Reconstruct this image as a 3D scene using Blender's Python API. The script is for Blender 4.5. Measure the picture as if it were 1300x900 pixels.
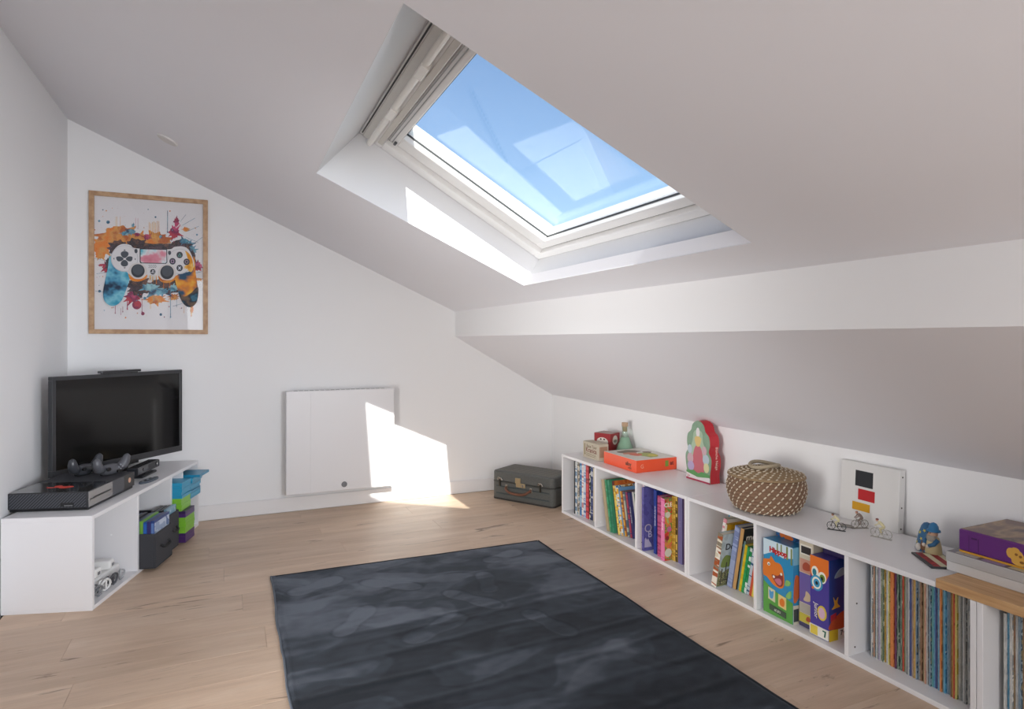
import bpy, bmesh, math, random
from math import sin, cos, pi, radians as R
from mathutils import Matrix, Vector, Euler

for o in list(bpy.data.objects):
    bpy.data.objects.remove(o)
S = bpy.context.scene
COL = S.collection
rnd = random.Random(7)

# ------------------------------------------------------------------ camera
cd = bpy.data.cameras.new('camera')
cd.sensor_width = 36.0
cd.lens = 791.55 / 1300 * 36
cd.shift_y = -(450 - 431.97) / 1300
cd.clip_start = 0.02
cam = bpy.data.objects.new('camera', cd)
cam.location = (0.8772, -4.4363, 1.15)
cam.rotation_euler = (pi / 2, 0, -0.4241)
COL.objects.link(cam)
S.camera = cam

# ------------------------------------------------------------------ sky, sun, added fill lights, exposure
w = bpy.data.worlds.new('sky')
S.world = w
w.use_nodes = True
nt = w.node_tree
bg = nt.nodes['Background']
sky = nt.nodes.new('ShaderNodeTexSky')
sky.sky_type = 'NISHITA'
sky.sun_disc = False
sky.sun_elevation = R(35)
sky.sun_rotation = pi
sky.air_density = 1.0
sky.dust_density = 0.8
sky.ozone_density = 2.2
nt.links.new(sky.outputs[0], bg.inputs[0])
bg.inputs[1].default_value = 0.19

sl = bpy.data.lights.new('sun', 'SUN')
sl.energy = 9.0
sl.angle = R(0.55)
sl.color = (1.0, 0.96, 0.90)
sun = bpy.data.objects.new('sun', sl)
sun.rotation_euler = Vector((0.054, 1.0, -0.70)).to_track_quat('-Z', 'Y').to_euler()
sun.location = (1, -9, 8)
COL.objects.link(sun)


def area(name, loc, direction, sx, sy, power, color=(1, 1, 1)):
    l = bpy.data.lights.new(name, 'AREA')
    l.shape = 'RECTANGLE'
    l.size, l.size_y = sx, sy
    l.energy = power
    l.color = color
    o = bpy.data.objects.new(name, l)
    o.location = loc
    o.rotation_euler = Vector(direction).to_track_quat('-Z', 'Z').to_euler()
    COL.objects.link(o)
    return o


area('rear_fill', (1.25, -6.2, 1.25), (0.05, 1, -0.05), 1.9, 1.7, 40, (0.95, 0.975, 1.0))  # added fill light from behind the camera; no window is built there
area('left_wall_fill', (2.20, -4.7, 1.15), (-2.2, 4.1, -0.25), 0.9, 0.7, 9.0, (0.88, 0.93, 1.0)).data.spread = R(54)  # added narrow fill aimed at the left wall; no dormer is built
area('knee_wall_fill', (0.04, -2.9, 0.60), (2.9, 2.0, 0.22), 1.0, 1.1, 17.5, (1.0, 0.985, 0.97)).data.spread = R(80)  # added low fill towards the knee wall and lower ceiling; no doorway is built

S.view_settings.view_transform = 'Standard'
S.view_settings.look = 'None'
S.view_settings.gamma = 1.0
S.view_settings.use_curve_mapping = False
S.view_settings.exposure = 0.07


# ------------------------------------------------------------------ helpers: materials
def lin(c):
    if isinstance(c, str):
        c = c.lstrip('#')
        c = tuple(int(c[i:i + 2], 16) / 255 for i in (0, 2, 4))
    return tuple((x / 12.92 if x <= 0.04045 else ((x + 0.055) / 1.055) ** 2.4) for x in c) + (1.0,)


MATS = {}


def newmat(name):
    m = bpy.data.materials.new(name)
    m.use_nodes = True
    return m, m.node_tree, m.node_tree.nodes['Principled BSDF']


def mat(hexc, rough=0.5, metal=0.0, bump=0.0, bscale=60, var=0.0, spec=0.5, coat=0.0):
    """plain procedural paint / plastic / metal: base colour with a little noise and relief"""
    key = (hexc, rough, metal, bump, bscale, var, spec, coat)
    if key in MATS:
        return MATS[key]
    m, t, b = newmat('mat_' + str(hexc).strip('#'))
    b.inputs['Base Color'].default_value = lin(hexc)
    b.inputs['Roughness'].default_value = rough
    b.inputs['Metallic'].default_value = metal
    b.inputs['Specular IOR Level'].default_value = spec
    b.inputs['Coat Weight'].default_value = coat
    if bump or var:
        tc = t.nodes.new('ShaderNodeTexCoord')
        n = t.nodes.new('ShaderNodeTexNoise')
        n.inputs['Scale'].default_value = bscale
        n.inputs['Detail'].default_value = 4
        t.links.new(tc.outputs['Object'], n.inputs['Vector'])
        if bump:
            bp = t.nodes.new('ShaderNodeBump')
            bp.inputs['Strength'].default_value = bump
            bp.inputs['Distance'].default_value = 0.002
            t.links.new(n.outputs['Fac'], bp.inputs['Height'])
            t.links.new(bp.outputs['Normal'], b.inputs['Normal'])
        if var:
            mx = t.nodes.new('ShaderNodeMix')
            mx.data_type = 'RGBA'
            mx.blend_type = 'MULTIPLY'
            mx.inputs['Factor'].default_value = var
            mx.inputs[6].default_value = lin(hexc)
            t.links.new(n.outputs['Fac'], mx.inputs[7])
            t.links.new(mx.outputs[2], b.inputs['Base Color'])
    MATS[key] = m
    return m


def ramp_mat(name, cols, scale=(1, 1, 1), noise=6.0, rough=0.5, hard=True, coat=0.0, detail=3, spec=0.4, rnd_shift=True):
    """printed surface: several ink colours laid out by stretched noise"""
    key = (name, tuple(cols), scale, noise, rough, hard, coat)
    if key in MATS:
        return MATS[key]
    m, t, b = newmat(name)
    tc = t.nodes.new('ShaderNodeTexCoord')
    mp = t.nodes.new('ShaderNodeMapping')
    mp.inputs['Scale'].default_value = scale
    t.links.new(tc.outputs['Object'], mp.inputs['Vector'])
    n = t.nodes.new('ShaderNodeTexNoise')
    n.inputs['Scale'].default_value = noise
    n.inputs['Detail'].default_value = detail
    if rnd_shift:
        oi = t.nodes.new('ShaderNodeObjectInfo')
        ml = t.nodes.new('ShaderNodeMath')
        ml.operation = 'MULTIPLY'
        ml.inputs[1].default_value = 37.0
        t.links.new(oi.outputs['Random'], ml.inputs[0])
        t.links.new(ml.outputs[0], mp.inputs['Location'])
    t.links.new(mp.outputs[0], n.inputs['Vector'])
    cr = t.nodes.new('ShaderNodeValToRGB')
    cr.color_ramp.interpolation = 'CONSTANT' if hard else 'LINEAR'
    k = len(cols)
    el = cr.color_ramp.elements
    while len(el) < k:
        el.new(0.5)
    for i, c in enumerate(cols):
        el[i].position = 0.0 if i == 0 else 0.30 + 0.40 * (i - (0 if not hard else 0.0)) / k
        el[i].color = lin(c)
    t.links.new(n.outputs['Fac'], cr.inputs[0])
    t.links.new(cr.outputs[0], b.inputs['Base Color'])
    b.inputs['Roughness'].default_value = rough
    b.inputs['Coat Weight'].default_value = coat
    b.inputs['Specular IOR Level'].default_value = spec
    MATS[key] = m
    return m


# ------------------------------------------------------------------ helpers: geometry
class MB:
    def __init__(s):
        s.v, s.f, s.m = [], [], []
        s.mi = 0

    def add(s, vs, fs, mtx=None):
        b = len(s.v)
        for p in vs:
            p = Vector(p)
            s.v.append(tuple(mtx @ p) if mtx else tuple(p))
        for f in fs:
            s.f.append(tuple(b + i for i in f))
            s.m.append(s.mi)
        return s

    def box(s, x0, x1, y0, y1, z0, z1, mtx=None):
        x0, x1 = sorted((x0, x1)); y0, y1 = sorted((y0, y1)); z0, z1 = sorted((z0, z1))
        vs = [(x0, y0, z0), (x1, y0, z0), (x1, y1, z0), (x0, y1, z0), (x0, y0, z1), (x1, y0, z1), (x1, y1, z1), (x0, y1, z1)]
        return s.add(vs, [(0, 3, 2, 1), (4, 5, 6, 7), (0, 1, 5, 4), (1, 2, 6, 5), (2, 3, 7, 6), (3, 0, 4, 7)], mtx)

    def prism(s, poly, z0, z1, mtx=None):
        n = len(poly)
        vs = [(x, y, z0) for x, y in poly] + [(x, y, z1) for x, y in poly]
        fs = [tuple(range(n - 1, -1, -1)), tuple(range(n, 2 * n))]
        fs += [(i, (i + 1) % n, n + (i + 1) % n, n + i) for i in range(n)]
        return s.add(vs, fs, mtx)

    def lathe(s, prof, n=24, mtx=None, sx=1.0, sy=1.0):
        vs, fs = [], []
        k = len(prof)
        for r, z in prof:
            for i in range(n):
                a = 2 * pi * i / n
                vs.append((r * cos(a) * sx, r * sin(a) * sy, z))
        for j in range(k - 1):
            for i in range(n):
                i2 = (i + 1) % n
                fs.append((j * n + i, j * n + i2, (j + 1) * n + i2, (j + 1) * n + i))
        if prof[0][0] > 1e-6:
            fs.append(tuple(range(n - 1, -1, -1)))
        if prof[-1][0] > 1e-6:
            fs.append(tuple(range((k - 1) * n, k * n)))
        return s.add(vs, fs, mtx)

    def ball(s, c, r, nu=10, nv=7, mtx=None):
        if not isinstance(r, (tuple, list)):
            r = (r, r, r)
        vs, fs = [(c[0], c[1], c[2] - r[2])], []
        for j in range(1, nv):
            a = -pi / 2 + pi * j / nv
            for i in range(nu):
                b = 2 * pi * i / nu
                vs.append((c[0] + r[0] * cos(a) * cos(b), c[1] + r[1] * cos(a) * sin(b), c[2] + r[2] * sin(a)))
        vs.append((c[0], c[1], c[2] + r[2]))
        for i in range(nu):
            i2 = (i + 1) % nu
            fs.append((0, 1 + i2, 1 + i))
            for j in range(nv - 2):
                p = 1 + j * nu
                fs.append((p + i, p + i2, p + nu + i2, p + nu + i))
            p = 1 + (nv - 2) * nu
            fs.append((p + i, p + i2, len(vs) - 1))
        return s.add(vs, fs, mtx)

    def tube(s, pts, r, n=8, closed=False, mtx=None):
        pts = [Vector(p) for p in pts]
        k = len(pts)
        rs = r if isinstance(r, (list, tuple)) else [r] * k
        vs, fs = [], []
        up = None
        for i, p in enumerate(pts):
            if closed:
                d = pts[(i + 1) % k] - pts[i - 1]
            else:
                d = pts[min(i + 1, k - 1)] - pts[max(i - 1, 0)]
            d.normalize()
            if up is None:
                up = d.orthogonal().normalized()
            a = (up - d * up.dot(d)).normalized()
            up = a
            b = d.cross(a)
            for j in range(n):
                t = 2 * pi * j / n
                vs.append(tuple(p + (a * cos(t) + b * sin(t)) * rs[i]))
        for i in range(k if closed else k - 1):
            i2 = (i + 1) % k
            for j in range(n):
                j2 = (j + 1) % n
                fs.append((i * n + j, i * n + j2, i2 * n + j2, i2 * n + j))
        if not closed:
            fs.append(tuple(range(n - 1, -1, -1)))
            fs.append(tuple(range((k - 1) * n, k * n)))
        return s.add(vs, fs, mtx)

    def mesh(s, name, mats, smooth=False):
        me = bpy.data.meshes.new(name)
        me.from_pydata(s.v, [], s.f)
        for m in (mats if isinstance(mats, (list, tuple)) else [mats]):
            me.materials.append(m)
        if any(s.m):
            me.polygons.foreach_set('material_index', s.m)
        if smooth:
            me.polygons.foreach_set('use_smooth', [True] * len(me.polygons))
        me.update()
        return me

    def build(s, name, mats, parent=None, bevel=0.0, smooth=False, loc=None, rot=None, segs=1):
        o = bpy.data.objects.new(name, s.mesh(name, mats, smooth))
        COL.objects.link(o)
        if parent is not None:
            o.parent = parent
        if loc is not None:
            o.location = loc
        if rot is not None:
            o.rotation_euler = rot
        if bevel:
            md = o.modifiers.new('bevel', 'BEVEL')
            md.width = bevel
            md.segments = segs
            md.limit_method = 'ANGLE'
            md.angle_limit = R(40)
        return o


def rbox(x0, x1, y0, y1, z0, z1):
    return MB().box(x0, x1, y0, y1, z0, z1)


def tag(o, label=None, cat=None, group=None, kind=None):
    if label: o['label'] = label
    if cat: o['category'] = cat
    if group: o['group'] = group
    if kind: o['kind'] = kind
    return o


def thing(name, label, cat, loc=(0, 0, 0), rotz=0.0, group=None, rot=None):
    o = bpy.data.objects.new(name, None)
    o.empty_display_size = 0.05
    o.location = loc
    o.rotation_euler = rot if rot else (0, 0, rotz)
    COL.objects.link(o)
    return tag(o, label, cat, group)


def lettering(parent, text, size, loc, rot, m, name='lettering', sx=1.0, align='CENTER', bold=0.0):
    c = bpy.data.curves.new(name, 'FONT')
    c.body = text
    c.size = size
    c.align_x = align
    c.align_y = 'CENTER'
    c.extrude = 0.0003
    c.offset = bold
    c.resolution_u = 3
    c.materials.append(m)
    tmp = bpy.data.objects.new('lettering_curve', c)
    COL.objects.link(tmp)
    me = bpy.data.meshes.new_from_object(tmp)
    bpy.data.objects.remove(tmp)
    bpy.data.curves.remove(c)
    o = bpy.data.objects.new(name, me)
    COL.objects.link(o)
    o.parent = parent
    o.location = loc
    if isinstance(rot, Matrix):
        rot = rot.to_euler()
    o.rotation_euler = rot
    o.scale = (sx, 1, 1)
    return o


READ_DOWN = Matrix(((0, 0, -1), (0, -1, 0), (-1, 0, 0)))   # runs downwards on a face that looks to -x


F_NX = (pi / 2, 0, -pi / 2)      # text on a face that looks towards -x
F_NY = (pi / 2, 0, 0)            # text on a face that looks towards -y


def spline(pts, n=6, closed=True):
    out, k = [], len(pts)
    for i in range(k if closed else k - 1):
        p0, p1, p2, p3 = (pts[(i + d) % k] if closed else pts[max(0, min(k - 1, i + d))] for d in (-1, 0, 1, 2))
        for j in range(n):
            t = j / n
            out.append(tuple(0.5 * (2 * b + (c - a) * t + (2 * a - 5 * b + 4 * c - d) * t * t + (3 * b - a - 3 * c + d) * t ** 3)
                             for a, b, c, d in zip(p0, p1, p2, p3)))
    if not closed:
        out.append(tuple(pts[-1]))
    return out


# ------------------------------------------------------------------ materials of the room
def wall_paint(name, col, rough=0.9):
    m, t, b = newmat(name)
    b.inputs['Base Color'].default_value = lin(col)
    b.inputs['Roughness'].default_value = rough
    b.inputs['Specular IOR Level'].default_value = 0.25
    tc = t.nodes.new('ShaderNodeTexCoord')
    n = t.nodes.new('ShaderNodeTexNoise')
    n.inputs['Scale'].default_value = 180
    n.inputs['Detail'].default_value = 3
    bp = t.nodes.new('ShaderNodeBump')
    bp.inputs['Strength'].default_value = 0.08
    bp.inputs['Distance'].default_value = 0.001
    t.links.new(tc.outputs['Object'], n.inputs['Vector'])
    t.links.new(n.outputs['Fac'], bp.inputs['Height'])
    t.links.new(bp.outputs['Normal'], b.inputs['Normal'])
    return m


M_WALL = wall_paint('white_wall_paint', '#f1f0f0')
M_CEIL = wall_paint('white_ceiling_paint', '#efeef2')
M_TRIM = mat('#eceaea', 0.45)
M_WHITE = mat('#ebe9ea', 0.35)          # melamine board
M_PVC = mat('#eeecea', 0.3)


def plank_material():
    m, t, b = newmat('oak_plank')
    N, L = t.nodes, t.links
    tc = N.new('ShaderNodeTexCoord')
    oi = N.new('ShaderNodeObjectInfo')
    off = N.new('ShaderNodeCombineXYZ')
    mu = N.new('ShaderNodeMath'); mu.operation = 'MULTIPLY'; mu.inputs[1].default_value = 61.0
    L.new(oi.outputs['Random'], mu.inputs[0])
    L.new(mu.outputs[0], off.inputs[0]); L.new(mu.outputs[0], off.inputs[2])
    ad = N.new('ShaderNodeVectorMath'); ad.operation = 'ADD'
    L.new(tc.outputs['Object'], ad.inputs[0]); L.new(off.outputs[0], ad.inputs[1])

    def noise(scale, sc, detail=5, rough=0.6, dist=0.0):
        mp = N.new('ShaderNodeMapping'); mp.inputs['Scale'].default_value = sc
        L.new(ad.outputs[0], mp.inputs['Vector'])
        n = N.new('ShaderNodeTexNoise')
        n.inputs['Scale'].default_value = scale
        n.inputs['Detail'].default_value = detail
        n.inputs['Roughness'].default_value = rough
        n.inputs['Distortion'].default_value = dist
        L.new(mp.outputs[0], n.inputs['Vector'])
        return n.outputs['Fac']

    def ramp(fac, stops):
        cr = N.new('ShaderNodeValToRGB')
        el = cr.color_ramp.elements
        while len(el) < len(stops):
            el.new(0.5)
        for e, (p, c) in zip(el, stops):
            e.position = p; e.color = lin(c) if isinstance(c, str) else (c, c, c, 1)
        L.new(fac, cr.inputs[0])
        return cr.outputs[0]

    def mix(mode, f, a, c):
        x = N.new('ShaderNodeMix'); x.data_type = 'RGBA'; x.blend_type = mode
        if isinstance(f, float): x.inputs['Factor'].default_value = f
        else: L.new(f, x.inputs['Factor'])
        for s, v in ((6, a), (7, c)):
            if isinstance(v, tuple): x.inputs[s].default_value = v
            else: L.new(v, x.inputs[s])
        return x.outputs[2]

    base = ramp(noise(1.6, (1.0, 7.0, 1.0), 6, 0.6, 0.6), [(0.25, '#c0a48b'), (0.5, '#d1b69d'), (0.75, '#ddc5ae')])
    grain = ramp(noise(9.0, (0.9, 34.0, 1.0), 6, 0.65), [(0.3, 0.80), (0.55, 1.0)])
    base = mix('MULTIPLY', 0.6, base, grain)
    knots = ramp(noise(1.7, (1.5, 9.5, 1.0), 4, 0.62, 1.6), [(0.285, 1.0), (0.365, 0.0)])
    base = mix('MIX', mix('MULTIPLY', 1.0, knots, (0.8, 0.8, 0.8, 1)), base, lin('#755d4b'))
    tone = N.new('ShaderNodeMapRange')
    L.new(oi.outputs['Random'], tone.inputs[0])
    tone.inputs[3].default_value = 0.93; tone.inputs[4].default_value = 1.06
    base = mix('MULTIPLY', 1.0, base, tone.outputs[0])
    L.new(base, b.inputs['Base Color'])
    rg = ramp(noise(4.0, (1.0, 12.0, 1.0), 4), [(0.3, 0.40), (0.7, 0.52)])
    L.new(rg, b.inputs['Roughness'])
    bp = N.new('ShaderNodeBump'); bp.inputs['Strength'].default_value = 0.25; bp.inputs['Distance'].default_value = 0.0015
    L.new(grain, bp.inputs['Height']); L.new(bp.outputs['Normal'], b.inputs['Normal'])
    b.inputs['Specular IOR Level'].default_value = 0.5
    return m


def wood_mat(name, c1, c2, axis=(1, 30, 30), rough=0.5, scale=3.0):
    m, t, b = newmat(name)
    tc = t.nodes.new('ShaderNodeTexCoord')
    mp = t.nodes.new('ShaderNodeMapping'); mp.inputs['Scale'].default_value = axis
    n = t.nodes.new('ShaderNodeTexNoise'); n.inputs['Scale'].default_value = scale; n.inputs['Detail'].default_value = 5
    cr = t.nodes.new('ShaderNodeValToRGB')
    cr.color_ramp.elements[0].position = 0.35; cr.color_ramp.elements[0].color = lin(c1)
    cr.color_ramp.elements[1].position = 0.65; cr.color_ramp.elements[1].color = lin(c2)
    t.links.new(tc.outputs['Object'], mp.inputs[0]); t.links.new(mp.outputs[0], n.inputs[0])
    t.links.new(n.outputs['Fac'], cr.inputs[0]); t.links.new(cr.outputs[0], b.inputs['Base Color'])
    b.inputs['Roughness'].default_value = rough
    return m


def glass_mat(name, tint=(1, 1, 1, 1), rough=0.0, ior=1.5, strength=1.0):
    m, t, b = newmat(name)
    N, L = t.nodes, t.links
    N.remove(b)
    out = N['Material Output']
    tr = N.new('ShaderNodeBsdfTransparent'); tr.inputs[0].default_value = tint
    gl = N.new('ShaderNodeBsdfGlossy'); gl.inputs['Roughness'].default_value = rough
    lw = N.new('ShaderNodeLayerWeight'); lw.inputs['Blend'].default_value = 0.5
    pw = N.new('ShaderNodeMath'); pw.operation = 'POWER'; pw.inputs[1].default_value = 5.0
    f0 = ((ior - 1) / (ior + 1)) ** 2
    fr = N.new('ShaderNodeMath'); fr.operation = 'MULTIPLY_ADD'; fr.inputs[1].default_value = 1 - f0; fr.inputs[2].default_value = f0
    L.new(lw.outputs['Facing'], pw.inputs[0]); L.new(pw.outputs[0], fr.inputs[0])
    mx = N.new('ShaderNodeMixShader')
    L.new(fr.outputs[0], mx.inputs[0]); L.new(tr.outputs[0], mx.inputs[1]); L.new(gl.outputs[0], mx.inputs[2])
    L.new(mx.outputs[0], out.inputs[0])
    return m


# ------------------------------------------------------------------ the room
ZC, SL = 2.4578, 0.4533                    # ceiling height at the left wall, slope of the upper ceiling
XB, ZBT, ZBL = 2.4105, 1.3651, 1.180       # beam
YR = -6.4                                   # rear wall (behind the camera)
def zc(x): return ZC - SL * x
def xw(y): return 3.235 - 0.026 * y         # knee wall face
ZK = 0.712


def structure(o):
    o['kind'] = 'structure'
    return o


floor = bpy.data.objects.new('floor', None)
COL.objects.link(floor); structure(floor)
rbox(-0.1, 3.6, YR - 0.1, 0.1, -0.06, -0.0085).build('screed', mat('#6f5f52', 0.8), floor)
M_PLANK = plank_material()
PW, PL = 0.192, 1.285
y = -0.012
row = 0
while y > YR + 0.05:
    x = 0.013 - ((row * 0.47) % 1.0) * PL
    while x < 3.22:
        a, b_ = max(x, 0.013), min(x + PL, 3.225)
        if b_ - a > 0.05:
            g = 0.00035
            lx, ly, c = (b_ - a) / 2 - g, PW / 2 - g, 0.0005
            mb = MB()
            vs = []
            for (dx, dy, z) in ((0, 0, -0.008), (0, 0, -c), (c, c, 0.0)):
                vs += [(-lx + dx, -ly + dy, z), (lx - dx, -ly + dy, z), (lx - dx, ly - dy, z), (-lx + dx, ly - dy, z)]
            fs = [(8, 9, 10, 11)]
            for k in (0, 4):
                fs += [(k + i, k + (i + 1) % 4, k + 4 + (i + 1) % 4, k + 4 + i) for i in range(4)]
            mb.add(vs, fs)
            mb.build('plank', M_PLANK, floor, loc=((a + b_) / 2, y - PW / 2, 0))
        x += PL
    y -= PW
    row += 1

wb = MB()
prof = [(-0.1, -0.06), (3.45, -0.06), (3.45, 0.58), (xw(0), ZK), (XB, ZBL), (XB + 0.1, ZBT), (XB, ZBT), (-0.1, ZC + 0.05)]
prof = [(-0.1, -0.06), (3.5, -0.06), (3.5, 0.9), (2.5, 1.6), (-0.1, ZC + 0.2)]
ROTX = Matrix(((1, 0, 0, 0), (0, 0, -1, 0), (0, 1, 0, 0), (0, 0, 0, 1)))     # (x,y,z)->(x,-z,y)
wb.prism(prof, -0.12, 0.0, ROTX)
structure(wb.build('wall_back', M_WALL))
structure(MB().prism(prof, 0, 0.1, Matrix.Translation((0, YR, 0)) @ ROTX).build('wall_rear', M_WALL))
structure(rbox(-0.12, 0.0, YR, 0.0, -0.06, ZC + 0.2).build('wall_left', M_WALL))
kw = MB()
kw.prism([(xw(0), 0), (xw(YR), YR), (xw(YR) + 0.25, YR), (xw(0) + 0.25, 0)], -0.06, ZK + 0.02)
structure(kw.build('wall_right', M_WALL))
# upper ceiling with the skylight opening
HX0, HX1, HY0, HY1 = 1.2284, 2.2584, -1.524, -3.0701
ce = MB()
def slab(x0, x1, y0, y1, t=0.05):
    ce.add([(x0, y1, zc(x0)), (x1, y1, zc(x1)), (x1, y0, zc(x1)), (x0, y0, zc(x0)),
            (x0, y1, zc(x0) + t), (x1, y1, zc(x1) + t), (x1, y0, zc(x1) + t), (x0, y0, zc(x0) + t)],
           [(0, 3, 2, 1), (4, 5, 6, 7), (0, 1, 5, 4), (1, 2, 6, 5), (2, 3, 7, 6), (3, 0, 4, 7)])
eh = 0.0015
slab(0, HX0 - eh, 0, YR); slab(HX1 + eh, XB + 0.06, 0, YR); slab(HX0 - eh, HX1 + eh, 0, HY0 + eh); slab(HX0 - eh, HX1 + eh, HY1 - eh, YR)
structure(ce.build('ceiling', M_CEIL))
lc = MB()
lc.add([(XB + 0.001, YR, ZBL), (3.6, YR, ZBL - (3.6 - XB) * (ZBL - ZK) / (xw(-2.5) - XB)), (3.6, 0, ZBL - (3.6 - XB) * (ZBL - ZK) / (xw(-0.0) - XB)), (XB + 0.001, 0, ZBL),
        (XB + 0.1, YR, ZBL + 0.02), (3.6, YR, 0.62), (3.6, 0, 0.62), (XB + 0.1, 0, ZBL + 0.02)],
       [(0, 3, 2, 1), (4, 5, 6, 7), (0, 1, 5, 4), (1, 2, 6, 5), (2, 3, 7, 6), (3, 0, 4, 7)])
structure(lc.build('ceiling', M_CEIL))
bm_ = MB()
bm_.prism([(XB, ZBL), (XB + 0.1, ZBL + 0.02), (XB + 0.1, ZBT + 0.05), (XB, ZBT)], 0, -YR, ROTX)
structure(bm_.build('beam', M_WALL))
# skirting board along the back wall
structure(rbox(0.45, 3.23, -0.013, 0.0, 0.0, 0.096).build('baseboard_back', M_TRIM, bevel=0.003))

# ------------------------------------------------------------------ skylight: lining and window
WX0, WY0, WZ0 = 1.418, -1.524, 2.107        # upper far corner of the window frame, inner face
WS, WW = 1.072, 1.63                         # size down the slope and across
ca, sa = cos(R(30)), sin(R(30))
def wp(s, yy, t): return (WX0 + s * ca + t * sa, WY0 + yy, WZ0 - s * sa + t * ca)
ln = MB()
H = [(HX0, HY0), (HX1, HY0), (HX1, HY1), (HX0, HY1)]
h3 = [(x, y_, zc(x)) for x, y_ in H]
f3 = [wp(0, 0, 0), wp(WS, 0, 0), wp(WS, -WW, 0), wp(0, -WW, 0)]
outd = [(-0.06, 0.06), (0.06, 0.06), (0.06, -0.06), (-0.06, -0.06)]
ho = [(p[0] + d[0], p[1] + d[1], p[2] + 0.03) for p, d in zip(h3, outd)]
fo = [(p[0] + d[0], p[1] + d[1], p[2] + 0.06) for p, d in zip(f3, outd)]
vs = h3 + f3 + ho + fo
fs = []
for i in range(4):
    j = (i + 1) % 4
    fs += [(i, j, 4 + j, 4 + i), (8 + j, 8 + i, 12 + i, 12 + j), (j, i, 8 + i, 8 + j), (4 + i, 4 + j, 12 + j, 12 + i)]
ln.add(vs, fs)
structure(ln.build('trim_1', wall_paint('lining_paint', '#e4e4e6', 0.7)))

win = bpy.data.objects.new('window_1', None)
win.location = (WX0, WY0, WZ0); win.rotation_euler = (0, R(30), 0)
COL.objects.link(win); structure(win)
FB = 0.045
def ring(mb, s0, s1, y0, y1, ds0, ds1, dy, z0, z1):
    """four bars round an opening: outer s0..s1 x y0..y1, bar widths ds0 (top) ds1 (bottom) dy (sides)"""
    mb.box(s0, s0 + ds0, y1, y0, z0, z1); mb.box(s1 - ds1, s1, y1, y0, z0, z1)
    mb.box(s0 + ds0, s1 - ds1, y0 - dy, y0, z0, z1); mb.box(s0 + ds0, s1 - ds1, y1, y1 + dy, z0, z1)
M_GASK = mat('#3a3c3e', 0.6)
M_ALU = mat('#9b9a97', 0.35, 0.7)
mb = MB(); ring(mb, 0, WS, 0, -WW, 0.115, 0.040, 0.085, 0.0, 0.13)
mb.build('frame', M_PVC, win, bevel=0.003)
mb = MB(); ring(mb, 0.118, WS - 0.043, -0.088, -WW + 0.088, 0.050, 0.044, 0.105, 0.022, 0.115)
mb.build('sash', M_PVC, win, bevel=0.004)
mb = MB(); ring(mb, 0.165, WS - 0.084, -0.190, -WW + 0.190, 0.008, 0.006, 0.006, 0.048, 0.056)
mb.build('gasket', M_GASK, win)
mb = MB(); ring(mb, 0.113, WS - 0.038, -0.083, -WW + 0.083, 0.007, 0.006, 0.006, 0.028, 0.06)
mb.build('seal', M_GASK, win)
M_GLASS = glass_mat('window_glass', (0.95, 0.98, 0.99, 1), 0.0, 1.42)
for z in (0.062,):
    rbox(0.168, WS - 0.087, -WW + 0.193, -0.193, z, z + 0.004).build('glass_pane', M_GLASS, win)
# ventilation flap and bar at the upper edge
rbox(0.008, 0.014, -WW + 0.03, -0.03, -0.0012, 0.0).build('slot', M_GASK, win)
rbox(0.018, 0.050, -WW + 0.02, -0.02, -0.008, 0.0).build('ventilation_flap', mat('#d9d7d2', 0.35, bump=0.4, bscale=25), win, bevel=0.002)
mb = MB(); mb.tube([(0.062, -0.012, -0.016), (0.062, -WW + 0.012, -0.016)], 0.0145, 14)
bar = mb.build('ventilation_bar', mat('#f2f0ea', 0.25), win, smooth=False)
for yy in (-0.45, -0.88):
    rbox(0.050, 0.082, yy - 0.05, yy + 0.05, -0.034, -0.004).build('clip', mat('#f5f3ee', 0.25), bar, bevel=0.003)
rbox(0.088, 0.113, -WW + 0.05, -0.05, -0.006, 0.0).build('head_strip', mat('#cfcac2', 0.4), win, bevel=0.002)
for s_ in (0.124, 0.138):
    rbox(s_, s_ + 0.004, -WW + 0.10, -0.10, 0.016, 0.022).build('rail', M_ALU, win)
rbox(0.148, 0.160, -0.125, -0.100, 0.010, 0.022).build('hinge', mat('#55575a', 0.4, 0.6), win, bevel=0.002)
# flashing/roof outside so that daylight enters by the glass only
rf = MB(); ring(rf, -0.35, WS + 0.35, 0.35, -WW - 0.35, 0.37, 0.37, 0.37, 0.09, 0.12)
rf.build('flashing', mat('#4b4d50', 0.5, 0.3), win)

# round white cover on the upper ceiling
nrm = Vector((SL, 0, 1)).normalized()
sp = thing('ceiling_spotlight', 'small round white flush spotlight cover on the sloped ceiling', 'light',
           (0.58, -0.742, zc(0.58)), rot=(-nrm).to_track_quat('Z', 'Y').to_euler())
MB().lathe([(0.0, 0.0), (0.052, 0.0), (0.052, 0.006), (0.046, 0.010), (0.040, 0.010)], 32).build('rim', mat('#dcd8d5', 0.5), sp)
MB().lathe([(0.0, 0.007), (0.039, 0.007), (0.039, 0.009), (0.0, 0.009)], 28).build('lens', mat('#cfcbc8', 0.4), sp)

# ------------------------------------------------------------------ bookcases along the knee wall
M_EDGE = mat('#f4f3f3', 0.35)
M_CAP = mat('#fbfbfb', 0.3)
M_SCREW = mat('#5d5550', 0.4, 0.6)


def panel(parent, name, x0, x1, y0, y1, z0, z1, m=None):
    return rbox(x0, x1, y0, y1, z0, z1).build(name, m or M_WHITE, parent, bevel=0.0012)


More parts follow.
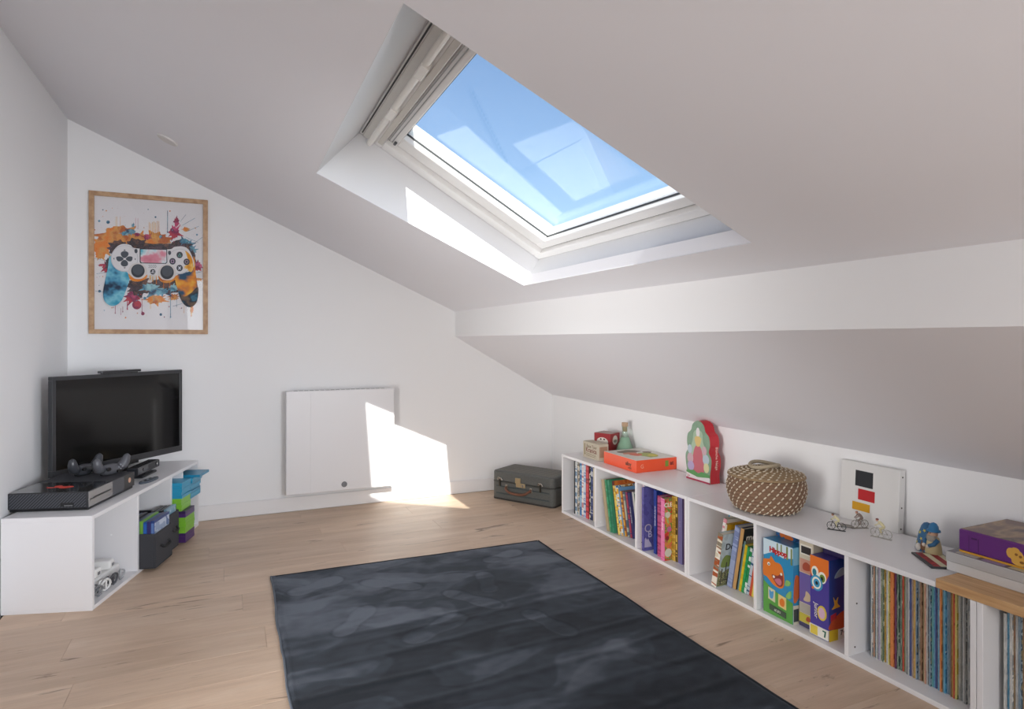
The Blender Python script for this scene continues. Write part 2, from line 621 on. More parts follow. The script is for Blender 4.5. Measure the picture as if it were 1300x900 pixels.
def shelf_unit(label, y0, depth, length, top_end=None, xf=2.893):
    """open white case: origin at the front far lower corner; runs towards -y"""
    u = thing('bookcase', label, 'bookcase', (xf, y0, 0), group=None)
    t, h = 0.017, 0.392
    panel(u, 'bottom_panel', 0, depth, -length, 0, 0, t)
    e = length if top_end is None else top_end
    panel(u, 'top_panel', 0, depth, -e, 0, h - t, h)
    panel(u, 'side_panel', 0, depth, -t, 0, t, h - t)
    panel(u, 'side_panel', 0, depth, -length, -length + t, t, h - t - (0.0005 if top_end else 0))
    for k in (1, 2):
        c = -length * k / 3
        d = panel(u, 'divider', 0.001, depth - 0.006, c - t / 2, c + t / 2, t, h - t - 0.0004)
        for (xx, zz) in ((0.035, 0.045), (0.045, 0.20)):
            mb = MB()
            mb.lathe([(0.0032, 0), (0.0032, 0.0012), (0.0, 0.0012)], 10, Matrix.Translation((xx, c - t / 2, zz)) @ Matrix.Rotation(pi / 2, 4, 'X'))
            mb.build('screw', M_SCREW if k == 2 else M_CAP, d)
    panel(u, 'back_panel', depth - 0.006, depth - 0.002, -length + t, -t, t, h - t - 0.0004)
    return u


shelf_unit('white three-compartment open bookcase beside the suitcase with picture books', -0.777, 0.362, 1.252)
shelf_unit('white three-compartment open bookcase holding boxed games and packed magazines', -2.0315, 0.385, 1.285, top_end=1.168)
third = thing('bookcase', 'white bookcase cut by the photo edge under the wooden board', 'bookcase', (2.893, -3.3185, 0))
for nm, a in (('bottom_panel', (0, 0.385, -0.90, 0, 0, 0.017)), ('side_panel', (0, 0.385, -0.017, 0, 0.017, 0.3745)),
              ('side_panel', (0, 0.385, -0.90, -0.883, 0.017, 0.3745)), ('back_panel', (0.379, 0.383, -0.883, -0.017, 0.017, 0.3745)),
              ('divider', (0.001, 0.378, -0.45, -0.433, 0.017, 0.3745))):
    panel(third, nm, *a)
wbd = rbox(0, 0.372, -1.02, 0, 0, 0.029).build('wooden_board', wood_mat('oak_board', '#b98d5f', '#d3ab7c', (24, 2, 24), 0.5), bevel=0.0015, loc=(2.892, -3.201, 0.3752))
tag(wbd, 'light oak board laid over the end of the white bookcases', 'board')

# ------------------------------------------------------------------ books
M_PAGES = ramp_mat('book_pages', ['#d9d2c3', '#ece7dc', '#cfc7b6'], (1, 160, 1), 6.0, 0.8, hard=False)
M_BOARD = mat('#d8d2c4', 0.8)


def cover(base, others=(), kind='plain'):
    if kind == 'plain' or not others:
        return mat(base, 0.4, var=0.15, bscale=25)
    if kind == 'busy':
        return ramp_mat('cover_' + base.strip('#'), [base] + list(others), (18, 18, 14), 1.6, 0.38)
    if kind == 'band':
        return ramp_mat('cover_' + base.strip('#'), [base] + list(others), (2, 2, 26), 1.3, 0.38)


def book(label, x, y, th, h, spine, front, lean=0.0, depth=0.22, z=0.0172, cat='book', group=None, txt=None, turn=0.0, name='book'):
    """upright book, spine to the room (-x); y = middle of its foot; lean in degrees, + tips the top away from the camera"""
    a = R(lean)
    zz = z + abs(sin(a)) * th / 2
    b = thing(name, label, cat, (x, y, zz), group=group, rot=(-a, 0, R(turn)))
    c = min(0.0022, th * 0.18)
    mb = MB()
    mb.mi = 1
    mb.box(0.0015, depth, -th / 2, -th / 2 + c, 0, h)
    mb.box(0.0015, depth, th / 2 - c, th / 2, 0, h)
    mb.mi = 0
    mb.box(0.0, 0.0022, -th / 2, th / 2, 0, h)
    mb.build('cover', [spine, front], b)
    mb = MB()
    mb.box(0.0022, depth - 0.004, -th / 2 + c, th / 2 - c, 0.004, h - 0.004)
    mb.build('page_block', M_PAGES, b)
    if txt:
        for (s, size, zc_, face, col, kw_) in txt:
            if face == 'spine':      # reads downwards
                lettering(b, s, size, (-0.0004, 0, zc_), READ_DOWN, col)
            else:
                lettering(b, s, size, (kw_, -th / 2 - 0.0005, zc_), F_NY, col)
    return b


INK_W = mat('#f3efe6', 0.5)
INK_K = mat('#1c1c20', 0.5)
INK_R = mat('#c1222a', 0.5)
P = cover
# first compartment: comics
yy = -0.886
for (lab, th, h, x, sp_, fr_) in [
    ('thin black comic at the far end of the first compartment', .008, .348, 2.926, P('#20232a'), P('#2c3038')),
    ('white and pale blue comic beside the thin black comic', .018, .341, 2.930, P('#c9d3dc', ['#7f9bb5', '#e9ebea'], 'band'), P('#b7c7d6')),
    ('grey comic with a photo collage spine, third in the first compartment', .027, .343, 2.934, P('#b6b2ab', ['#6f655b', '#d8cdb8', '#8fa7b8'], 'busy'), P('#a59f97')),
    ('strong blue comic leaning on the grey collage comic', .018, .348, 2.938, P('#2f78b6', ['#9dc4e0'], 'band'), P('#2f78b6')),
    ('pale pink and white comic right after the strong blue one', .022, .341, 2.940, P('#e8d3d2', ['#f0ece8', '#c78d90'], 'band'), P('#e8d3d2')),
    ('light blue comic between the pink comic and the red one', .024, .339, 2.941, P('#8fa9cf', ['#cfd9e6', '#5f7da8'], 'band'), P('#8fa9cf')),
    ('wide red comic in the first compartment', .032, .338, 2.943, P('#b8303c', ['#d24a50', '#8c2a30'], 'band'), P('#a62a2f')),
    ('dark green speckled comic beside the wide red one', .015, .336, 2.948, P('#24352f', ['#ded9c8', '#1b2426'], 'busy'), P('#24352f')),
    ('navy blue comic against the first divider', .022, .333, 2.950, P('#27375e', ['#3e5288', '#c9cdd6'], 'band'), P('#27375e')),
    ('cream comic half hidden by the first divider', .020, .330, 2.952, P('#d8cfba'), P('#d8cfba')),
    ('teal comic hidden by the first divider', .020, .335, 2.952, P('#2e7c80'), P('#2e7c80')),
    ('brown comic hidden by the first divider', .024, .330, 2.952, P('#7d5a43'), P('#7d5a43')),
]:
    book(lab, x, yy - th / 2, th, h, sp_, fr_, group='comics in the first compartment', name='comic_book')
    yy -= th + 0.0006

# second compartment: leaning picture books
g = 'leaning picture books in the second compartment'
yy = -1.292
for (lab, th, h, x, sp_, fr_) in [
    ('beige cloth book leaning at the far end of the second compartment', .028, .300, 2.915, P('#b7a481'), P('#b7a481')),
    ('first green picture book beside the beige one', .016, .304, 2.920, P('#3f8f68', ['#4fa57c'], 'band'), P('#3f8f68')),
    ('second green picture book before the dark red one', .022, .304, 2.925, P('#3c8c6a', ['#2f7a5c'], 'band'), P('#43956f')),
    ('tall dark red book with an orange cover showing above its neighbours', .020, .302, 2.945, P('#6c3338'), P('#c8642c', ['#d07a35', '#b5522a'], 'busy')),
    ('yellow picture book with a blue and yellow cover', .018, .280, 2.935, P('#e0b93c', ['#e8cf68', '#c39a2c'], 'band'), P('#e3b940', ['#4d8fc4', '#e9dfc0', '#b9803c'], 'busy')),
    ('light blue picture book with a patched spine beside the yellow one', .018, .272, 2.945, P('#79aad8', ['#e6b23a', '#dfe6ea', '#5a8fc8'], 'band'), P('#79aad8')),
    ('rust orange picture book among the leaning ones', .016, .255, 2.955, P('#b8622f', ['#e0a23e', '#8c4b2c'], 'band'), P('#b8622f')),
    ('grey blue picture book beside the rust orange one', .016, .256, 2.962, P('#6f8390', ['#b8bfae', '#4c6174'], 'band'), P('#6f8390')),
    ('plum red picture book with small pictures on its spine', .015, .255, 2.970, P('#8d2f54', ['#b64a5c', '#5b3a78'], 'band'), P('#8d2f54')),
    ('dark violet book with white lettering on its spine', .020, .256, 2.973, P('#33356f'), P('#33356f')),
    ('white book leaning behind the second divider', .016, .262, 2.990, P('#dcdad3'), P('#dcdad3')),
    ('dark green book leaning behind the second divider', .018, .255, 2.992, P('#3c5b46'), P('#3c5b46')),
]:
    tx = [('DONALDSON', .012, .13, 'spine', INK_W, 0)] if lab.startswith('dark violet') else None
    tx = [('PETITES HISTOIRES', .011, .13, 'spine', INK_W, 0)] if tx else None
    book(lab, x, yy - th / 2, th, h, sp_, fr_, lean=12.0, group=g, txt=tx)
    yy -= (th + 0.0007) / cos(R(12))

# third compartment
g = 'picture books in the third compartment'
for (lab, y0, th, h, x, sp_, fr_, tx) in [
    ('thin pink book against the second divider', -1.633, .012, .350, 2.925, P('#c98aa0', ['#e3c3cc', '#b8607e'], 'band'), P('#d7a4b6'), None),
    ('thin pale lilac book between the pink and violet ones', -1.646, .009, .345, 2.922, P('#c3c0dc'), P('#c3c0dc'), None),
    ('large violet book with a mountain and rings on its cover', -1.656, .018, .340, 2.902, P('#5a5597', ['#625ea3', '#514c8c'], 'band'), P('#5b5799', ['#605ca0', '#524d8e'], 'busy'),
     [('O', .062, .118, 'front', mat('#b9aebd', .5), .028), ('B', .050, .085, 'front', mat('#c9c3de', .5), .040)]),
    ('deep blue book with white lettering beside the violet one', -1.722, .024, .338, 2.930, P('#1f3b93'), P('#1d3a8e', ['#172c6e', '#2a4da6'], 'busy'), [('LA REINE DES NEIGES', .011, .20, 'spine', INK_W, 0)]),
    ('dark navy tall book behind the magenta one', -1.748, .016, .336, 2.965, P('#20264f'), P('#20264f'), None),
    ('magenta book with a flowery spine', -1.765, .036, .318, 2.922, P('#a8386a', ['#c25a84', '#8d2c58'], 'band'), P('#b04a78'), None),
    ('raspberry book behind the pink lettered one', -1.802, .012, .322, 2.950, P('#9c2f5c'), P('#9c2f5c'), None),
    ('bright pink book with white script on its spine and a red flower cover', -1.815, .028, .318, 2.906, P('#e0649a', ['#e884ae', '#d64f8b'], 'band'),
     P('#c23a35', ['#d9513c', '#6f9c4a', '#e07a58', '#d8a13c', '#9ec08a'], 'busy'), [('Princesses', .017, .19, 'spine', INK_W, 0)]),
    ('first thin gold book of three', -1.845, .011, .330, 2.952, P('#c9a03e', ['#a8842e'], 'band'), P('#c9a03e'), None),
    ('second thin gold book with a dark edge', -1.857, .013, .331, 2.953, P('#b78d34', ['#d3b25a'], 'band'), P('#c39a3c'), None),
    ('third thin gold book next to the violet grey one', -1.871, .011, .333, 2.955, P('#d0ab4c', ['#5a4a26', '#d9b95e'], 'band'), P('#c9a03e'), None),
    ('violet grey book with faint lettering before the last divider', -1.889, .033, .342, 2.955, P('#766fa0'), P('#766fa0'), [('la nuit', .012, .20, 'spine', mat('#a9a3c6', .5), 0)]),
    ('dark plum book behind the last divider of the third compartment', -1.9235, .026, .335, 2.962, P('#5c2d47'), P('#5c2d47'), None),
]:
    b = book(lab, x, y0 - th / 2, th, h, sp_, fr_, group=g, txt=tx)
    if lab.startswith('large violet'):
        mb = MB()
        mb.prism([(0.004, 0.006), (0.052, 0.006), (0.047, 0.022), (0.036, 0.036), (0.028, 0.052), (0.020, 0.045), (0.012, 0.060), (0.006, 0.050)], 0, 0.0004)
        mb.build('cover_picture', mat('#b8b0cc', 0.5), b, loc=(0, -th / 2, 0.012), rot=(pi / 2, 0, 0))
    if lab.startswith('bright pink'):
        lettering(b, 'CLE', .030, (.024, -th / 2 - .0006, .285), F_NY, INK_W, bold=.0008)
        mb = MB()
        for (cx, cz, r_, mi) in ((.022, .235, .016, 0), (.030, .16, .014, 1), (.018, .115, .012, 2), (.034, .10, .010, 3), (.024, .04, .022, 0)):
            mb.mi = mi
            mb.prism([(cx + r_ * cos(t * pi / 6), cz + r_ * sin(t * pi / 6)) for t in range(12)], 0, 0.0004)
        mb.build('cover_picture', [mat('#d8d9c8', .5), mat('#c76aa0', .5), mat('#8e2238', .5), mat('#c7b23a', .5)], b, loc=(0, -th / 2, 0), rot=(pi / 2, 0, 0))

# fourth compartment: books leaning towards the board games
g = 'leaning albums in the fourth compartment'
Lr = -10.5
for (lab, y0, th, h, x, sp_, fr_) in [
    ('tall teal album with an ochre cover at the far end of the fourth compartment', -2.118, .016, .330, 3.020, P('#2a86a8'), P('#a8702c', ['#c28a3c', '#8d5a26'], 'busy')),
    ('tall album with a cream cover behind the white and pink one', -2.136, .012, .322, 3.010, P('#c9c0ac'), P('#d9d1bf')),
    ('tall white and pink album with a dark square on its spine', -2.150, .022, .312, 2.960, P('#e8dfdc', ['#d88a96', '#f0ece8'], 'band'), P('#dfd7c8')),
    ('album with a plain mustard cover behind the tree album', -2.174, .012, .292, 2.950, P('#e2d9c6'), P('#c9971f', ['#c4921c', '#d2a233'], 'busy')),
    ('cream album with a green tree cover reading Do', -2.188, .030, .258, 2.902, P('#d9d0b8', ['#efe9da', '#a8552c', '#8a7f6c', '#e4dcc8'], 'band'), P('#aab8bc', ['#b3c0c4', '#a2b0b4'], 'busy')),
    ('pale lavender blue album in the middle of the fourth compartment', -2.224, .028, .295, 2.962, P('#8f9bc2', ['#a3aed0', '#7f8bb4'], 'band'), P('#8f9bc2')),
    ('tall tan album with a black cover reading mo', -2.254, .019, .292, 2.968, P('#d3a468'), P('#2e3336')),
    ('thin grey teal booklet before the yellow one', -2.2752, .010, .236, 2.975, P('#6d8f90'), P('#9c9684')),
    ('thin yellow booklet among the small ones', -2.2872, .014, .222, 2.972, P('#e4c52a', ['#d8b81f'], 'band'), P('#e4c52a')),
    ('first bright green booklet beside the yellow one', -2.3022, .013, .218, 2.972, P('#2a9a55', ['#36aa62'], 'band'), P('#2a9a55')),
    ('second bright green booklet with white lettering', -2.3162, .012, .217, 2.974, P('#1f8f4e', ['#2d9c5a', '#e8f0e8'], 'band'), P('#1f8f4e')),
    ('steel blue booklet between the green and the red ones', -2.3292, .015, .218, 2.976, P('#3d6f9a', ['#c8d4dc', '#356488'], 'band'), P('#3d6f9a')),
    ('orange red booklet near the third divider', -2.3452, .015, .207, 2.976, P('#c9482a', ['#d25a38'], 'band'), P('#c9482a')),
    ('bright yellow booklet cut by the third divider', -2.3612, .016, .195, 2.974, P('#e6d03a', ['#ecd95a'], 'band'), P('#e6d03a')),
]:
    b = book(lab, x, y0 - th / 2, th, h, sp_, fr_, lean=Lr, group=g)
    if 'reading Do' in lab:
        lettering(b, 'Do', .042, (.052, -th / 2 - .0006, .195), F_NY, INK_K, bold=.0008)
        mb = MB()
        mb.mi = 0
        mb.prism(spline([(.014, .10), (.018, .135), (.036, .155), (.058, .150), (.080, .135), (.084, .105), (.05, .095)], 4), 0, .0003)
        mb.mi = 1
        mb.prism([(.004, .004), (.09, .004), (.09, .075), (.06, .085), (.03, .07), (.004, .09)], 0, .0004)
        mb.mi = 2
        for (x0, x1, z0, z1) in ((.042, .048, .05, .12), (.020, .026, .01, .09), (.060, .066, .01, .06), (.03, .08, .03, .036)):
            mb.box(x0, x1, z0, z1, 0.0002, .0007)
        mb.mi = 3
        mb.prism(spline([(.06, .065), (.075, .085), (.088, .07), (.075, .055)], 4), 0, .0006)
        mb.build('cover_picture', [mat('#7f9448', .6, var=.4, bscale=90), ramp_mat('cover_meadow', ['#6b6f4a', '#8d8a62', '#4f5a3a', '#b0a886'], (40, 40, 40), 2.0, .6), mat('#3d3c30', .6), mat('#a6b84a', .6)],
                 b, loc=(0, -th / 2, 0), rot=(pi / 2, 0, 0))
    if 'reading mo' in lab:
        lettering(b, 'mo', .048, (.050, -th / 2 - .0006, .248), F_NY, INK_W, bold=.001)
        rbox(.002, .20, -th / 2 - .0004, -th / 2, .212, .222).build('cover_picture', mat('#2f7f86', .5), b)

# ------------------------------------------------------------------ boxed games in the fifth compartment
def box_thing(name, label, cat, loc, size, m, group=None, rotz=0.0, bevel=0.0015):
    t_ = thing(name, label, cat, loc, rotz, group)
    x, y, z = size
    rbox(0, x, -y, 0, 0, z).build('box', m, t_, bevel=bevel)
    return t_


def disc_poly(cx, cz, rx, rz=None, n=16):
    rz = rz or rx
    return [(cx + rx * cos(2 * pi * i / n), cz + rz * sin(2 * pi * i / n)) for i in range(n)]


def flat_nx(parent, name, polys, mats_, x=-0.0004):
    """print on a face looking to -x: polygons in (right, up) where right = -y"""
    mb = MB()
    M = Matrix(((0, 0, -1, 0), (-1, 0, 0, 0), (0, 1, 0, 0), (0, 0, 0, 1)))
    for k, (mi, poly) in enumerate(polys):
        mb.mi = mi
        mb.prism(poly, 0, 0.0004 + 0.00022 * k, M)
    return mb.build(name, mats_, parent, loc=(x + 0.0004, 0, 0))


def flat_ny(parent, name, polys, mats_, yf):
    mb = MB()
    M = Matrix(((1, 0, 0, 0), (0, 0, -1, 0), (0, 1, 0, 0), (0, 0, 0, 1)))
    for k, (mi, poly) in enumerate(polys):
        mb.mi = mi
        mb.prism(poly, 0, 0.0004 + 0.00022 * k, M)
    return mb.build(name, mats_, parent, loc=(0, yf, 0))


g = 'boxed games in the fifth compartment'
hip = box_thing('game_box', 'blue and green game box with an open-mouthed orange hippo', 'game box', (2.917, -2.485, 0.0172), (0.20, 0.150, 0.305), mat('#2f8fc0', 0.35, coat=.2), g)
hw = 0.150
flat_nx(hip, 'front_print', [
    (0, [(0, 0), (hw, 0), (hw, .085), (.11, .095), (.07, .10), (.03, .115), (0, .13)]),                # green ground
    (1, [(0, .235), (.05, .26), (.10, .25), (hw, .262), (hw, .305), (0, .305)]),                          # pale sky
    (2, [(.07, .262), (.076, .262), (.076, .302), (.07, .302)]), (2, [(.09, .258), (.096, .258), (.096, .302), (.09, .302)]), (2, [(.118, .25), (.126, .25), (.126, .302), (.118, .302)]), (2, [(.14, .235), (.147, .235), (.147, .3), (.14, .3)]),
    (3, spline([(0, .155), (.02, .148), (.05, .128), (.085, .122), (.105, .135), (.108, .165), (.100, .205), (.085, .222), (.062, .222), (.05, .232), (.040, .240), (.034, .228), (.016, .222), (0, .212)], 4)),   # head
    (4, spline([(.045, .165), (.075, .170), (.098, .190), (.104, .165), (.100, .138), (.080, .128), (.062, .140)], 4)),  # mouth
    (5, spline([(.060, .150), (.085, .162), (.096, .150), (.088, .135), (.072, .138)], 4)),
    (6, disc_poly(.056, .160, .0055)), (6, disc_poly(.094, .183, .0055)), (6, disc_poly(.030, .205, .007)), (7, disc_poly(.031, .204, .0035)),
    (8, [(.028, .062), (.062, .056), (.062, .105), (.028, .110)]), (9, [(.080, .050), (.118, .046), (.118, .094), (.080, .098)]),
    (10, spline([(.036, .07), (.052, .07), (.056, .10), (.044, .095), (.034, .102)], 3)), (3, spline([(.090, .058), (.108, .056), (.112, .078), (.100, .088), (.088, .076)], 3)),
    (11, spline([(.115, .145), (.135, .15), (.14, .165), (.12, .168)], 3)), (11, spline([(.118, .10), (.14, .10), (.142, .13), (.128, .12)], 3)),
    (12, [(.035, .020), (.118, .012), (.118, .034), (.035, .042)]),
], [mat('#5ea24a', .4), mat('#cfe3ec', .4), mat('#7d8a4c', .4), mat('#e07b2c', .4), mat('#8f3b34', .4), mat('#c9788a', .4), mat('#f4f1e6', .4), mat('#1d1a18', .4),
    mat('#d9d6b0', .4), mat('#e6cf8a', .4), mat('#5aa0d0', .4), mat('#8bbf6a', .4), mat('#4a5d4c', .4)])
lettering(hip, 'Hippop', .030, (-.0022, -.078, .268), F_NX, INK_R, bold=.0012)
lettering(hip, 'LE JEU', .012, (-.0055, -.078, .027), F_NX, INK_W)
flat_ny(hip, 'side_print', [(0, [(.002, .0), (.2, 0), (.2, .06), (.002, .075)]), (1, [(.002, .235), (.2, .235), (.2, .305), (.002, .305)]),
                            (2, spline([(.004, .09), (.03, .10), (.05, .15), (.04, .18), (.012, .19)], 4)), (3, [(.004, .01), (.03, .01), (.03, .06), (.004, .06)])],
        [mat('#d8d3c0', .4), mat('#7cbbd6', .4), mat('#d06a34', .4), mat('#39434e', .4)], -hw)
lid = box_thing('game_box', 'flat dark blue box with an orange picture lying on the hippo box', 'game box', (2.985, -2.487, 0.3226), (0.20, 0.150, 0.034), ramp_mat('flat_box_print', ['#1d3f66', '#2b5f92', '#c9692c', '#173556'], (9, 9, 9), 1.5, .4), g)
crm = box_thing('game_box', 'slim cream and lilac game box with small picture panels', 'game box', (2.946, -2.640, 0.0172), (0.24, 0.066, 0.338), mat('#d8ccb4', .45), g)
flat_nx(crm, 'front_print', [
    (9, [(.001, .001), (.065, .001), (.065, .336), (.001, .336)]),
    (0, [(.006, .285), (.060, .285), (.060, .325), (.006, .325)]), (1, [(.010, .29), (.056, .29), (.056, .318), (.010, .318)]),
    (2, [(.004, .215), (.062, .215), (.062, .268), (.004, .268)]), (3, spline([(.02, .225), (.05, .228), (.058, .245), (.035, .258), (.018, .245)], 3)),
    (4, [(.002, .095), (.064, .095), (.064, .212), (.002, .212)]), (5, spline([(.022, .105), (.05, .108), (.056, .13), (.035, .145), (.03, .125)], 3)),
    (6, [(.002, .055), (.064, .055), (.064, .092), (.002, .092)]), (7, [(.002, .018), (.064, .018), (.064, .052), (.002, .052)]),
    (3, spline([(.035, .028), (.056, .03), (.05, .046), (.038, .044)], 3)), (8, [(.002, 0), (.064, 0), (.064, .016), (.002, .016)])],
    [mat('#efe9dc', .4), mat('#3a3433', .4), mat('#d59a84', .4), mat('#b5543c', .4), mat('#7466ac', .4), mat('#d8c3a0', .4), mat('#b9b3a6', .4), mat('#cfc04c', .4), mat('#4a4668', .4), mat('#d8ccb4', .45)])
cran = box_thing('game_box', 'tall purple game box with yellow foot and cartoon eyes print', 'game box', (2.922, -2.712, 0.0172), (0.16, 0.082, 0.305), mat('#4b3f98', .35, coat=.2), g)
cwd = 0.082
flat_nx(cran, 'front_print', [
    (9, [(.001, .001), (cwd - .001, .001), (cwd - .001, .304), (.001, .304)]),
    (0, [(0, .235), (.010, .222), (.03, .248), (.045, .240), (.07, .222), (cwd, .25), (cwd, .305), (0, .305)]),
    (1, disc_poly(.022, .245, .016, .022)), (2, disc_poly(.020, .243, .009, .014)), (1, disc_poly(.054, .232, .018, .022)), (3, disc_poly(.055, .230, .012, .015)), (6, disc_poly(.054, .229, .005, .008)),
    (4, disc_poly(.030, .205, .027, .030)), (1, disc_poly(.030, .205, .020, .023)), (4, disc_poly(.031, .205, .014, .016)), (6, disc_poly(.031, .205, .006, .007)),
    (0, disc_poly(.014, .182, .005)), (5, disc_poly(.054, .098, .020, .028)), (7, disc_poly(.054, .098, .014, .021)), (1, [(0, .004), (cwd, .004), (cwd, .042), (0, .042)]),
    (5, [(.004, .006), (.036, .006), (.036, .040), (.004, .040)]), (8, [(.064, .012), (.070, .012), (.074, .036), (.058, .036), (.058, .031), (.067, .031)])],
    [mat('#e8782c', .4), mat('#f1eee2', .4), mat('#2f7d8c', .4), mat('#6f8f35', .4), mat('#3f9ac4', .4), mat('#e2c94e', .4), mat('#14141c', .4), mat('#d8b3c8', .4), mat('#2b6a52', .4), mat('#4b3f98', .35, coat=.2)])
flat_ny(cran, 'side_print', [
    (0, [(.002, .042), (.16, .042), (.16, .304), (.002, .304)]), (1, [(.002, 0), (.05, 0), (.05, .042), (.002, .042)]), (2, [(.05, 0), (.16, 0), (.16, .05), (.05, .05)]),
    (3, spline([(.015, .12), (.03, .135), (.024, .165), (.036, .15), (.05, .162), (.046, .14), (.06, .125), (.04, .122)], 3)),
    (4, spline([(.004, .045), (.10, .045), (.12, .09), (.08, .105), (.03, .085), (.01, .07)], 3)), (5, [(.010, .075), (.04, .085), (.038, .105), (.010, .098)]),
    (6, spline([(.03, .235), (.05, .262), (.08, .27), (.10, .25), (.07, .24)], 3))],
    [mat('#27418c', .4), mat('#e3c42c', .4), mat('#e9e4d8', .4), mat('#e0ae3c', .4), mat('#c4552c', .4), mat('#b8303a', .4), mat('#8fa3b8', .4)], -cwd)
lettering(cran, 'Junior', .024, (-.0044, -.030, .100), READ_DOWN, INK_W)
lettering(cran, '7+', .028, (.075, -cwd - .0022, .024), F_NY, INK_K)
redb = box_thing('game_box', 'small red game box squeezed against the fourth divider', 'game box', (3.02, -2.800, 0.0172), (0.16, 0.058, 0.25), mat('#b3302e', .4), g)
pfl = box_thing('game_box', 'flat dark violet box lying across the purple game box', 'game box', (2.985, -2.716, 0.3226), (0.19, 0.140, 0.030), mat('#3a2f5e', .4), g)

# ------------------------------------------------------------------ magazines
ORD = ['first', 'second', 'third', 'fourth', 'fifth', 'sixth', 'seventh', 'eighth', 'ninth', 'tenth', 'eleventh', 'twelfth', 'thirteenth', 'fourteenth', 'fifteenth', 'sixteenth', 'seventeenth', 'eighteenth', 'nineteenth']
TENS = {2: 'twent', 3: 'thirt', 4: 'fort', 5: 'fift', 6: 'sixt'}
def ordinal(n):
    if n <= 19: return ORD[n - 1]
    t_, u = divmod(n, 10)
    return TENS[t_] + ('ieth' if u == 0 else 'y-' + ORD[u - 1])


MC = {'blue': ('#33709e', ['#a9cbe0', '#24527a', '#9a8a5a']), 'white': ('#c9c6be', ['#e2e0da', '#8f979c', '#a89a88']), 'salmon': ('#b5795f', ['#d7b39c', '#8f5a48']), 'black': ('#26282c', ['#3f8fb4', '#8a9a3c']),
      'grey': ('#777b7c', ['#b0b1ad', '#4f5558', '#8a7f74']), 'lilac': ('#8b7f9c', ['#b9b0c2', '#6c6482']), 'ochre': ('#c3933c', ['#dcb866', '#8d6f34']), 'yellow': ('#d9c046', ['#e9dd92', '#9aa04a']),
      'steel': ('#56748a', ['#a4b6c2', '#3c5568', '#8f8a70']), 'orange': ('#d2703a', ['#e29a5c', '#a8502c']), 'red': ('#c23f35', ['#dd6a55', '#8f2d2c']), 'plum': ('#5a2f4c', ['#7d4a68', '#3a2236']),
      'dark green': ('#2f4a40', ['#4f6b58', '#c9cfc0']), 'teal': ('#3d8a8c', ['#7fb4b2', '#2b6468']), 'tan': ('#a08868', ['#c9b594', '#6f5c46', '#b05a3c']), 'olive': ('#7f8450', ['#a6aa78', '#5c6038']),
      'navy': ('#343f74', ['#6470a0', '#232b52']), 'cyan': ('#2a8cb8', ['#6fb4d0', '#1f6a94', '#c9d4d4']), 'brown': ('#7b5a44', ['#a8886c', '#563c2e'])}
seq = ['blue', 'white', 'salmon', 'tan', 'black', 'white', 'grey', 'lilac', 'white', 'olive', 'dark green', 'ochre', 'ochre', 'white', 'yellow', 'grey', 'orange', 'orange', 'red', 'plum', 'dark green',
       'steel', 'dark green', 'red', 'olive', 'teal', 'white', 'grey', 'white', 'navy', 'lilac', 'tan', 'ochre', 'steel', 'blue', 'grey', 'brown', 'tan', 'olive', 'salmon', 'white', 'plum', 'steel', 'teal', 'cyan',
       'navy', 'white', 'cyan', 'orange', 'dark green', 'cyan', 'blue', 'steel', 'black', 'brown', 'ochre', 'red', 'yellow', 'white', 'grey', 'steel', 'white', 'grey', 'white', 'steel', 'white', 'white']
mm = MB()
mm.mi = 0
mm.box(0, 0.002, -.5, .5, 0, 1); mm.box(0.002, .205, -.5, -.42, 0, 1); mm.box(0.002, .205, .42, .5, 0, 1)
mm.mi = 1
mm.box(0.002, .203, -.42, .42, .004, .995)
MAG = mm.mesh('magazine', [M_PAGES, M_PAGES])
mats_mag = {k: ramp_mat('spine_' + k.replace(' ', '_'), [v[0]] + v[1], (8, 8, 3.2), 2.6, .4) for k, v in MC.items()}


def magazine(col, label, x, y, th, h, group, lean=0.0):
    o = bpy.data.objects.new('magazine', MAG)
    COL.objects.link(o)
    a = R(lean)
    o.location = (x, y, 0.0172 + abs(sin(a)) * th / 2)
    o.rotation_euler = (-a, 0, 0)
    o.scale = (1, th, h)
    o.material_slots[0].link = 'OBJECT'
    o.material_slots[0].material = mats_mag[col]
    tag(o, label, 'magazine', group)


A_N = lambda c: ('an ' if c[0] in 'aeiou' else 'a ') + c
ths = []
yy = -2.922
for i, c in enumerate(seq):
    ths.append(.0035 + .0026 * rnd.random())
tot = sum(ths) + .0004 * len(ths)
k = .352 / tot
for i, (c, th) in enumerate(zip(seq, ths)):
    th = th * k
    h = .328 + .010 * rnd.random() + (.008 if i > 26 else 0) + .004 * (i > 45)
    magazine(c, 'thin magazine with %s spine, %s from the divider beside the boxed games' % (A_N(c), ordinal(i + 1)), 2.972 + .012 * rnd.random() - .0002 * i, yy - th / 2, th, min(h, .352),
             'magazines packed in the compartment under the wooden board', lean=0.0)
    yy -= th + .0004 * k
seq2 = ['white', 'cyan', 'white', 'tan', 'white', 'steel', 'tan', 'white', 'grey', 'olive', 'navy', 'white', 'salmon', 'grey', 'black', 'white', 'teal', 'grey', 'white', 'brown']
yy = -3.352
for i, c in enumerate(seq2):
    th = .009 if i == 0 else .0055 + .003 * rnd.random()
    magazine(c, 'magazine with %s spine, %s in the cut-off compartment at the photo edge' % (A_N(c), ordinal(i + 1)), 2.958 + .01 * rnd.random(), yy - th / 2, th, .325 if i == 0 else .332 + .012 * rnd.random(),
             'magazines in the cut-off compartment')
    yy -= th + .0005

